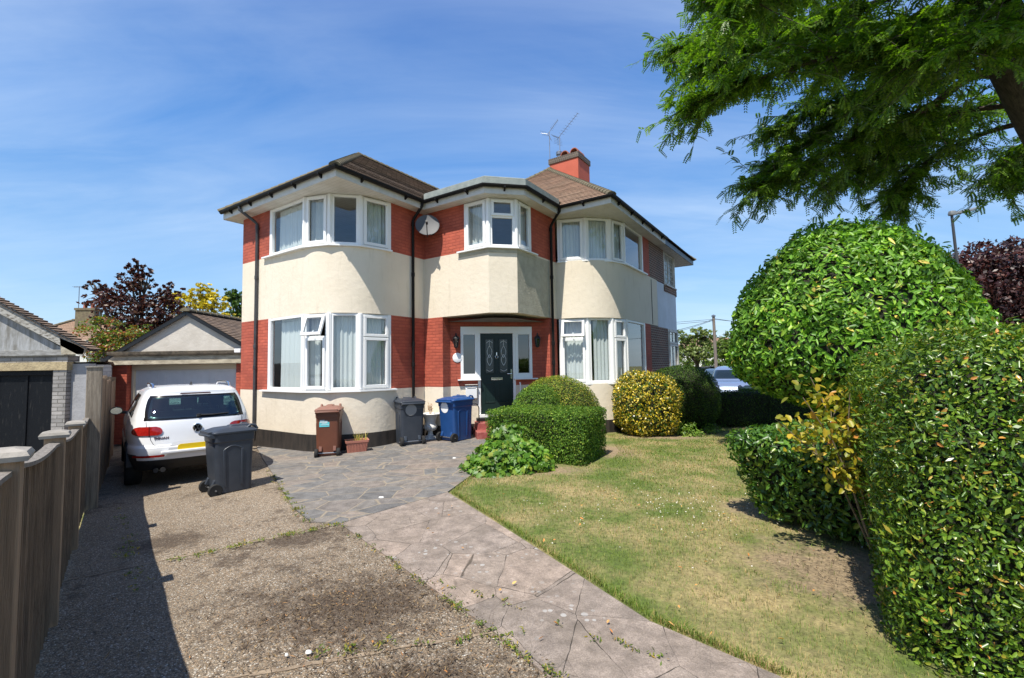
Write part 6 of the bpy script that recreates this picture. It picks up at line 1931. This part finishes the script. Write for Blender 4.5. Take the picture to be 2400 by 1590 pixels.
# --- the locust tree overhanging the garden from the right
LT = (12.0, 8.95, -.12)
loc_tree = empty('locust_tree', LT, 0, 'large dark trunked tree with feathery drooping leaves overhanging from the upper right', 'tree')
wm = MB()
trunk = bez([(12.0, 8.95, -.4), (11.6, 8.8, 2.2), (10.75, 8.5, 5.0), (9.85, 8.3, 6.5), (9.1, 8.2, 7.9), (8.3, 8.05, 9.96), (7.7, 7.9, 12.0)], 5)
wm.tube(trunk, [.58 - .32 * i / (len(trunk) - 1) for i in range(len(trunk))], 16)
LIMBS = [  # includes unseen upper limbs, added to shade the crown below
    ([(10.12, 8.32, 6.66), (9.07, 8.55, 7.14), (8.56, 9.15, 6.81), (7.96, 9.6, 6.71), (7.21, 9.9, 6.35), (6.35, 10.2, 6.0), (5.55, 10.35, 5.61)], 0.15),
    ([(9.93, 8.25, 7.41), (9.02, 8.25, 7.59), (7.73, 7.95, 7.34), (7.11, 7.8, 7.18), (5.8, 7.95, 7.11), (4.5, 8.4, 6.96), (3.68, 8.7, 6.73)], 0.15),
    ([(9.75, 8.25, 8.01), (9.0, 8.85, 8.23), (8.45, 9.6, 8.76), (7.12, 10.35, 9.44), (5.55, 10.8, 9.66), (4.12, 10.95, 9.44)], 0.135),
    ([(10.2, 8.4, 6.21), (9.9, 9.3, 6.36), (9.68, 10.2, 6.29), (9.3, 10.5, 5.84), (9.0, 10.65, 5.31)], 0.09),
    ([(10.35, 8.4, 5.76), (10.95, 9.3, 6.21), (11.55, 10.2, 6.21), (11.85, 10.8, 5.84)], 0.09),
    ([(9.6, 8.18, 8.61), (8.1, 7.5, 8.91), (6.3, 7.05, 8.61), (4.8, 7.05, 8.16), (3.75, 7.35, 7.48)], 0.12),
    ([(9.3, 8.1, 9.66), (7.8, 9.3, 10.41), (6.3, 10.2, 10.71), (4.8, 10.5, 10.41)], 0.12),
    ([(9.45, 8.1, 9.06), (7.8, 8.7, 8.91), (6.3, 9.15, 8.61), (4.95, 9.3, 8.31), (4.12, 9.45, 7.93)], 0.12),
    ([(10.12, 8.32, 6.96), (9.3, 9.3, 7.56), (8.4, 10.8, 7.71), (7.5, 11.7, 7.26), (6.75, 12.0, 6.66)], 0.105),
    ([(10.05, 8.25, 6.81), (8.85, 7.65, 7.04), (7.65, 7.2, 6.89), (6.6, 7.2, 6.51)], 0.09),
    ([(10.2, 8.4, 6.51), (9.3, 9.6, 6.89), (8.55, 10.5, 6.59), (7.95, 10.95, 5.98)], 0.09),
    ([(10.35, 8.4, 6.66), (10.8, 9.9, 7.41), (10.5, 11.4, 7.41), (10.05, 12.3, 6.81)], 0.09),
    ([(9.75, 8.25, 8.76), (8.7, 6.9, 9.36), (7.5, 5.7, 9.66), (6.3, 4.95, 9.51)], 0.12),
    ([(9.6, 8.25, 9.36), (9.0, 6.75, 10.26), (8.4, 5.4, 10.56), (7.8, 4.2, 10.26)], 0.105),
    ([(10.05, 8.4, 7.56), (9.3, 7.8, 8.01), (8.4, 7.8, 8.01), (7.35, 8.1, 7.79), (6.3, 8.55, 7.41)], 0.09),
    ([(10.05, 8.4, 7.26), (9.6, 9.45, 7.86), (8.85, 10.2, 8.01), (7.8, 10.8, 7.86), (6.6, 11.1, 7.41)], 0.09),
    ([(8.85, 8.02, 11.46), (7.5, 6.9, 12.06), (6.0, 6.3, 11.76)], 0.09),
]
leafpos, leafdir = [], []
rr = random.Random(5)
for pts, r0 in LIMBS:
    L = bez(pts, 5); n = len(L)
    wm.tube(L, [r0 * .62 * (1 - .88 * i / (n - 1)) + .006 for i in range(n)], 8)
    tot = sum((L[i + 1] - L[i]).length for i in range(n - 1))
    for s in range(int(tot * 23)):
        f = .26 + .74 * (rr.random() ** .85); i = min(n - 2, int(f * (n - 1))); p = L[i].lerp(L[i + 1], f * (n - 1) - i)
        t = (L[i + 1] - L[i]).normalized()
        d = (t * rr.uniform(.2, 1.0) + Vector((rr.gauss(0, .7), rr.gauss(0, .7), rr.gauss(.02, .30)))).normalized()
        l = rr.uniform(.5, 1.55) * (1.15 - .35 * f)
        tw = []
        q_ = p.copy()
        for k in range(6):
            tw.append(q_.copy()); d = (d + Vector((rr.gauss(0, .12), rr.gauss(0, .12), -.035))).normalized(); q_ = q_ + d * (l / 5)
        wm.tube(tw, [.010, .009, .007, .006, .004, .003], 4, False)
        for k in range(1, 6):
            for j in range(3):
                a = tw[k - 1].lerp(tw[k], rr.random())
                leafpos.append(a); leafdir.append((d * .55 + Vector((rr.gauss(0, .6), rr.gauss(0, .6), rr.gauss(-.05, .30)))).normalized())
wm.v = [(p[0] - LT[0], p[1] - LT[1], p[2] - LT[2]) for p in wm.v]
wm.build('trunk', M['bark'], loc_tree, smooth=60)
A = np.array([p[:] for p in leafpos]); D = np.array([d[:] for d in leafdir]); nL = len(A)
side = nrmz(np.cross(D, np.array([0, 0, 1.0]) + .25 * rng.normal(size=D.shape)))
LL = .215 * (.7 + .55 * rng.random(nL))
parts = []
NP = 7
for k in range(NP):
    f = (k + .7) / NP
    c = A + D * (LL * f)[:, None] + np.array([0, 0, -1.0]) * (LL * .30 * f * f)[:, None]
    tang = nrmz(D + np.array([0, 0, -.6 * f]))
    for sg in (-1, 1):
        ln = (.072 * (1 - .45 * abs(f - .45)))
        dr = nrmz(side * sg * .9 + tang * .35 + np.array([0, 0, -.14]))
        tip = c + dr * ln; wv = tang * .0195
        m1_ = c + dr * ln * .5
        V = np.stack([c, m1_ + wv, tip, m1_ - wv], 1)
        parts.append(V)
V = np.stack(parts, 1).reshape(-1, 3) - np.array(LT)
F = np.arange(len(V)).reshape(-1, 4)


def locust_leaf():
    m, n = newmat('locust_leaf')
    g = n('ShaderNodeNewGeometry'); t = n('ShaderNodeTexCoord').outputs['Object']
    c = n.ramp(g.outputs['Random Per Island'], (0, (.042, .095, .008)), (.5, (.090, .175, .012)), (1, (.18, .28, .022)))
    b_ = n('ShaderNodeBsdfPrincipled', Base_Color=c, Roughness=.42)
    tr_ = n('ShaderNodeBsdfTranslucent', Color=n.mix(1.0, c, (1.7, 2.0, .6), 'MULTIPLY'))
    out(n, n('ShaderNodeMixShader', i0=.34, i1=b_.outputs[0], i2=tr_.outputs[0]).outputs[0]); return m


to_obj('crown', (V, F), locust_leaf(), loc_tree)


def tree(name, label, base, trunk_h, tr_r, blobs, n, L, W, m, group=None, limbs=6, cat='tree', jutter=.12, shape=4, tilt=.9, dens=1.0, seed=3):
    """blobs: (centre, radii) leaf masses joined to the trunk by limbs"""
    r_ = random.Random(seed)
    e = empty(name, base, 0, label, cat, group)
    bm2 = MB(); top = Vector((base[0], base[1], base[2] + trunk_h))
    bm2.tube([Vector(base) - Vector((0, 0, .2)), Vector(base) + Vector((.05, 0, trunk_h * .5)), top], [tr_r * 1.2, tr_r, tr_r * .8], 10)
    P = []
    for c, rad in blobs:
        c = Vector(c)
        st = Vector(base) + Vector((0, 0, trunk_h * r_.uniform(.75, 1)))
        mid = st.lerp(c, .5) + Vector((r_.uniform(-.3, .3), r_.uniform(-.3, .3), r_.uniform(0, .4)))
        bm2.tube([st, mid, c], [tr_r * .55, tr_r * .35, tr_r * .15], 7)
        vol = rad[0] * rad[1] * rad[2]
        for k in range(limbs):
            d = Vector((r_.gauss(0, 1), r_.gauss(0, 1), r_.gauss(.2, .8))).normalized(); q_ = c + Vector((d.x * rad[0], d.y * rad[1], d.z * rad[2])) * .85
            bm2.tube([c.lerp(mid, .3), c.lerp(q_, .5) + Vector((0, 0, .1)), q_], [tr_r * .18, tr_r * .11, tr_r * .04], 5)
    bm2.v = [(p[0] - base[0], p[1] - base[1], p[2] - base[2]) for p in bm2.v]
    bm2.build('trunk', M['bark'], e, smooth=60)
    vols = np.array([rad[0] * rad[1] + rad[1] * rad[2] for c, rad in blobs]); vols = vols / vols.sum()
    for (c, rad), v in zip(blobs, vols):
        k = int(n * v / 14) + 1      # sprigs
        d = nrmz(rng.normal(size=(k, 3))); rr_ = (.25 + .75 * rng.random((k, 1)) ** .45)
        q_ = np.array(c) + d * rr_ * np.array(rad) * (1 + .22 * wob(d * 2.0, 1.6, c[0])[:, None])
        s = np.repeat(q_, 14, 0); s = s + rng.normal(size=s.shape) * np.array([.16, .16, .10]) * max(rad) * .55 * dens
        P.append(np.concatenate([s, np.repeat(d, 14, 0)], 1))
    P = np.concatenate(P)
    vf = leaves(P[:, :3] - np.array(base), nrmz(P[:, 3:] + np.array([0, 0, .6])), L, W, tilt, .3, .2, shape=shape)
    to_obj('crown', vf, m, e)
    return e


plum_leaf = leaf_mat('plum_leaf', [(0, (.018, .008, .010)), (.5, (.040, .014, .014)), (.85, (.075, .026, .020)), (1, (.10, .055, .02))], .45, .3, (1.6, .8, .7), gain=1.1)
gold_leaf = leaf_mat('golden_leaf', [(0, (.22, .22, .015)), (.6, (.36, .33, .02)), (1, (.50, .44, .05))], .5, .35, (1.2, 1.2, .6), gain=1.5)
mid_leaf = leaf_mat('street_tree_leaf', [(0, (.030, .060, .010)), (.5, (.055, .105, .015)), (1, (.10, .16, .03))], .5, .3, gain=1.6)
pale_leaf = leaf_mat('pale_tree_leaf', [(0, (.06, .10, .03)), (.6, (.10, .15, .05)), (1, (.16, .20, .08))], .5, .3, gain=1.6)
deep_leaf = leaf_mat('deep_green_leaf', [(0, (.012, .035, .010)), (.6, (.024, .06, .014)), (1, (.05, .10, .02))], .5, .25)
beech_leaf = leaf_mat('copper_leaf', [(0, (.020, .009, .012)), (.55, (.038, .015, .018)), (.9, (.075, .028, .028)), (1, (.12, .05, .045))], .45, .2, (1.4, .7, .7), gain=1.15)
mixed_leaf = leaf_mat('photinia_leaf', [(0, (.03, .07, .01)), (.45, (.06, .11, .015)), (.65, (.13, .14, .02)), (.8, (.16, .05, .02)), (1, (.12, .03, .02))], .4, .3)

tree('plum_tree', 'dark purple leaved tree with airy branches behind the two garages', (-14.6, 18, -.4), 2.4, .16,
     [((-14.9, 18, 4.0), (1.35, 1.2, 1.15)), ((-13.7, 18, 3.9), (.9, .9, .8)), ((-16.0, 18, 4.6), (.75, .6, .45)), ((-15.0, 18, 5.3), (.55, .5, .6)), ((-14.3, 17.8, 5.2), (.45, .45, .5)), ((-13.4, 18, 4.8), (.45, .4, .45)), ((-16.4, 18, 5.05), (.4, .35, .28)), ((-14.75, 18, 5.95), (.28, .25, .25)), ((-14.8, 17.8, 2.9), (1.3, 1, .9)), ((-13.3, 18, 3.0), (.8, .8, .8))], 10500, .125, .085, plum_leaf, dens=.7, jutter=.2)
tree('photinia_shrub', 'tall mixed green and red leaved shrub between the two garages', (-12.4, 14.4, -.4), 1.0, .08,
     [((-12.6, 14.4, 1.1), (.55, .5, 1.1)), ((-12.4, 14.4, 2.2), (.75, .6, .8)), ((-12.9, 14.5, 2.9), (.7, .5, .6)), ((-11.8, 14.4, 2.7), (.6, .5, .5))], 6000, .085, .05, mixed_leaf, cat='shrub')
tree('golden_tree', 'bright yellow leaved tree behind the garage roof', (-16.4, 24, -.4), 3.0, .16,
     [((-16.9, 24, 5.0), (1.0, .9, .75)), ((-15.6, 24, 5.2), (.8, .8, .6)), ((-16.2, 24, 5.8), (.7, .6, .45)), ((-17.6, 24, 5.5), (.55, .5, .35)), ((-14.9, 24, 4.3), (.6, .6, .5)), ((-14.6, 24, 3.7), (.6, .5, .4)), ((-15.6, 24, 4.0), (.8, .6, .5)), ((-17.3, 24, 4.3), (.6, .6, .6))], 5600, .16, .09, gold_leaf, dens=.6)
tree('green_tree', 'deep green tree showing at the left edge of the house', (-15.2, 26, -.4), 3.0, .18,
     [((-15.3, 26, 5.4), (.9, .9, .9)), ((-15.0, 26, 4.5), (.8, .8, .7)), ((-15.9, 26, 5.9), (.5, .5, .4))], 3400, .18, .11, deep_leaf, dens=.6)
tree('copper_beech', 'broad dark copper leaved tree behind the laurel and lamp post', (24.2, 22.5, -.12), 2.6, .4,
     [((20.9, 22.2, 4.8), (1.2, 1.4, 1.1)), ((21.7, 22.2, 5.9), (1.2, 1.2, .9)), ((24.2, 22.5, 5.0), (3.6, 3, 2.0)), ((22.2, 22.3, 4.9), (2.0, 2, 1.4)), ((23.2, 22, 6.3), (1.7, 1.6, 1.2)), ((25.5, 22.5, 6.3), (2.0, 1.8, 1.3)), ((21.4, 22.2, 3.7), (1.4, 1.5, 1.2)), ((24.5, 22, 3.4), (3.4, 2.4, 1.4)), ((27.0, 23, 4.5), (2.4, 2.4, 2.4))], 26000, .20, .13, beech_leaf, dens=.8)
for lab, x, y, s, lm, seed, extra in (('pale green street tree nearest the neighbouring house in the distance', 17.6, 44, 1.0, pale_leaf, 1, 1.0), ('mid green street tree just left of the telegraph pole', 19.2, 40, .95, mid_leaf, 2, .92),
                                      ('dense green street tree right of the telegraph pole', 21.6, 43, 1.0, mid_leaf, 4, .9), ('dark green street tree partly hidden by the laurel', 23.9, 45, 1.05, deep_leaf, 6, .95)):
    b0 = (x, y, -.12); h = 5.6 * s * extra
    r_ = random.Random(seed)
    bl = [((x + r_.uniform(-1.5, 1.5), y + r_.uniform(-1, 1), -.35 + h * r_.uniform(.45, .85)), (r_.uniform(.9, 1.5), 1.2, r_.uniform(.6, 1.0))) for _ in range(7)] + [((x, y, -.35 + h * .62), (1.9, 1.7, 1.3)), ((x + .2, y, -.35 + h * .88), (1.1, 1, .7)), ((x - 1.2, y, -.35 + h * .5), (1.3, 1.2, .9)), ((x + 1.2, y, -.35 + h * .5), (1.3, 1.2, .9))]
    tree('street_tree', lab, b0, 2.0, .2, bl, 4600, .24, .15, lm, 'street trees beyond the road', dens=.7, seed=seed)
P, Nn = shell_points(boxsdf((19, 50, .4), (9, 1, 1.4), 0, .5, 0, .5, .5), (9, 48, -1), (29, 52, 2.6), 7000, -.3, .2)
o = to_obj('distant_hedge', leaves(P, Nn, .22, .14, .8, .2, shape=4), mid_leaf); tag(o, 'long mid green hedge in front of the far white houses', 'hedge')

# ================================================================== STREET
make_car('parked_car', (9.75, 20.6, -.12), R(-113), 'silver blue estate car facing the camera beyond the street hedge', mat('silver_blue_paint', (.20, .26, .40), .25, metal=.3, coat=.6), 1.04, 'cars parked in the street', detail=False)
make_car('parked_car', (11.1, 25.5, -.12), R(-95), 'dark hatchback parked behind the silver blue car', mat('dark_grey_paint', (.035, .045, .07), .25, coat=.6), .95, 'cars parked in the street', detail=False)
make_car('parked_car', (11.6, 18.6, -.12), R(-105), 'dark blue car showing under the laurel', mat('dark_blue_paint', (.010, .025, .11), .25, coat=.6), .9, 'cars parked in the street', detail=False)
make_car('parked_car', (19.0, 41.0, -.12), R(180), 'small dark car far down the street by the telegraph pole', mat('black_paint', (.02, .022, .028), .25, coat=.6), .95, 'cars parked in the street', detail=False)
make_bin('dark green wheelie bin just showing above the street hedge', (7.45, 14.4, -.12), R(10), bin_green, bin_green, 1.08)

tp = empty('telegraph_pole', (13.2, 30, -.12), 0, 'bare wooden telegraph pole with wires in the distance', 'telegraph pole')
m = MB(); m.tube([(.05, 0, -.3), (0, 0, 4.84)], [.12, .085], 12); m.build('pole', mat('grey_pole', (.23, .19, .155), .9, (.16, .13, .11), 5, .3, 20, stretch=(6, 6, .3)), tp, smooth=50)
m = MB()
for a, c in (((0, 0, 4.65), (-9, -9, 3.2)), ((0, 0, 4.6), (-9.2, -8.4, 3.0)), ((0, 0, 4.65), (-22, 6, 4.7)), ((0, 0, 4.7), (12, 4, 4.5)), ((0, 0, 4.65), (10, -6, 3.6)), ((0, 0, 4.55), (-20, 14, 5.0))):
    a, c = Vector(a), Vector(c); m.tube([a.lerp(c, k / 8) - Vector((0, 0, .35 * math.sin(PI * k / 8))) for k in range(9)], .014, 4)
m.build('wire', M['black'], tp)
m = MB(); m.lathe([(.13, 0), (.13, .08), (.02, .14)], 10, (0, 0, 4.82)); m.build('pole_cap', M['steel'], tp)

lp = empty('street_lamp', (13.85, 14.0, -.12), 0, 'dark slim street lamp with a flat head in front of the copper tree', 'street lamp')
m = MB(); m.tube([(.02, 0, -.2), (-.02, 0, 1.6), (-.02, 0, 1.65)], [.075, .075, .05], 12); m.tube([(-.02, 0, 1.6), (-.20, 0, 6.22)], [.05, .035], 12); m.build('column', mat('lamp_column', (.045, .048, .055), .5), lp, smooth=50)
m = MB(); m.loft([rrect(.16, .14, .04, 6.24, cx=-.19), rrect(.20, .16, .05, 6.29, cx=-.18), rrect(.16, .12, .04, 6.37, cx=-.18)])
m.loft([[(x, y * k, z + t_) for y, t_ in ((-.13, 0), (-.13, .05), (0, .09), (.13, .05), (.13, 0))] for x, k, z in ((-.14, .6, 6.26), (.05, 1, 6.29), (.45, .95, 6.37), (.62, .5, 6.42))])
m.build('lamp_head', mat('lamp_grey', (.20, .21, .22), .4), lp, smooth=40)

# ================================================================== FAR HOUSES
fh = empty('far_house', (-31.4, 33, -.6), R(8), 'distant brown roofed house with a brick chimney seen between the garages', 'house')
b = MB(); b.box((0, 1.5, 2.0), (9, 7, 4.0)); b.build('wall', M['dark_brick'], fh)
b = MB(); roof_plane(b, (-4.9, -2.4, 3.7), (4.9, -2.4, 3.7), (-1.2, 1.5, 6.2), (1.2, 1.5, 6.2), .25); roof_plane(b, (-4.9, 5.4, 3.7), (-4.9, -2.4, 3.7), (-1.2, 1.5, 6.2), (-1.2, 1.5, 6.2), .25); roof_plane(b, (4.9, -2.4, 3.7), (4.9, 5.4, 3.7), (1.2, 1.5, 6.2), (1.2, 1.5, 6.2), .25); roof_plane(b, (4.9, 5.4, 3.7), (-4.9, 5.4, 3.7), (1.2, 1.5, 6.2), (-1.2, 1.5, 6.2), .25)
rf = b.build('roof', M['tile_red'], fh)
b = MB(); hip_line(b, (-4.9, -2.4, 3.75), (-1.2, 1.5, 6.25), .15, .4); hip_line(b, (4.9, -2.4, 3.75), (1.2, 1.5, 6.25), .15, .4); hip_line(b, (-1.2, 1.5, 6.25), (1.2, 1.5, 6.25), .15, .4); b.build('ridge_tiles', M['hip'], rf)
b = MB(); b.box((.15, 1.0, 6.1), (1.25, .8, 1.7)); b.box((.15, 1.0, 6.95), (1.35, .9, .16)); ch_ = b.build('chimney', mat('lichen_brick', (.20, .17, .10), .9, (.12, .09, .06), 5, .4, 20), fh)
for x in (-.1, .4):
    m = MB(); m.lathe([(.13, 0), (.11, .3), (.14, .32), (.13, .4)], 10, (x, 1.0, 7.03)); m.build('chimney_pot', M['terra_roof'], ch_)
m = MB(); m.box((6.7, -8.6, 2.6), (.55, .55, 1.6)); m.build('rear_stack', M['white_stone'], fh)
m = MB(); m.loft([[(6.7 + sx * a, -8.6 + sy * a, z) for sx, sy in ((-1, -1), (1, -1), (1, 1), (-1, 1))] for a, z in ((.29, 3.40), (.29, 3.75), (.33, 3.76), (.10, 3.95), (.06, 4.1))]); m.build('rear_stack_cap', M['dark_brick'], fh)
m = MB(); m.box((8.2, -7.2, .9), (5.5, 3.4, 2.0)); m.add([(5.3, -9.0, 1.9), (11.1, -9.0, 1.9), (11.1, -5.4, 2.5), (5.3, -5.4, 2.5)], [[0, 1, 2, 3]]); m.build('rear_extension', M['dark_brick'], fh)
for x, lab in ((-.55, 'thin tv aerial left of the distant brick chimney'), (.85, 'thin tv aerial right of the distant brick chimney')):
    c_, s_ = math.cos(R(8)), math.sin(R(8)); wx_, wy_ = -31.4 + c_ * x - s_ * 1.0, 33 + s_ * x + c_ * 1.0
    ae = empty('tv_aerial', (wx_, wy_, 5.8), 0, lab, 'tv aerial', 'tv aerials on the distant chimney')
    m = MB(); m.tube([(0, 0, 0), (0, 0, 2.3)], .025, 6); m.build('mast', M['steel'], ae)
    m = MB(); m.tube([(-.4, 0, 2.25), (.4, 0, 2.25)], .02, 5)
    for k in range(5): m.tube([(-.35 + .17 * k, -.2, 2.25), (-.35 + .17 * k, .2, 2.28)], .012, 4)
    m.build('antenna', M['steel'], ae)
for i, (x, y, w_, lab) in enumerate(((16.5, 62, 8, 'far white house with a red roof left of the telegraph pole'), (27.5, 63, 9, 'far white house with a red roof right of the telegraph pole'))):
    e = empty('distant_house', (x, y, -.12), R(-6 * i), lab, 'house', 'far white houses across the street')
    b = MB(); b.box((0, 2, 1.9), (w_, 5, 3.8)); b.build('wall', M['white_stone'], e)
    b = MB(); roof_plane(b, (-w_ / 2 - .3, -.9, 3.7), (w_ / 2 + .3, -.9, 3.7), (-w_ / 2 + 2, 2, 5.4), (w_ / 2 - 2, 2, 5.4), .3); roof_plane(b, (w_ / 2 + .3, -.9, 3.7), (w_ / 2 + .3, 4.9, 3.7), (w_ / 2 - 2, 2, 5.4), (w_ / 2 - 2, 2, 5.4), .3); roof_plane(b, (-w_ / 2 - .3, 4.9, 3.7), (-w_ / 2 - .3, -.9, 3.7), (-w_ / 2 + 2, 2, 5.4), (-w_ / 2 + 2, 2, 5.4), .3); b.build('roof', M['tile_red'], e)
    for k in range(4):
        m = MB(); m.box((-w_ / 2 + 1 + k * (w_ - 2) / 3, -.52, 1.5 if k % 2 else 1.4), (1.1, .08, 1.2)); m.build('window', frit, e)
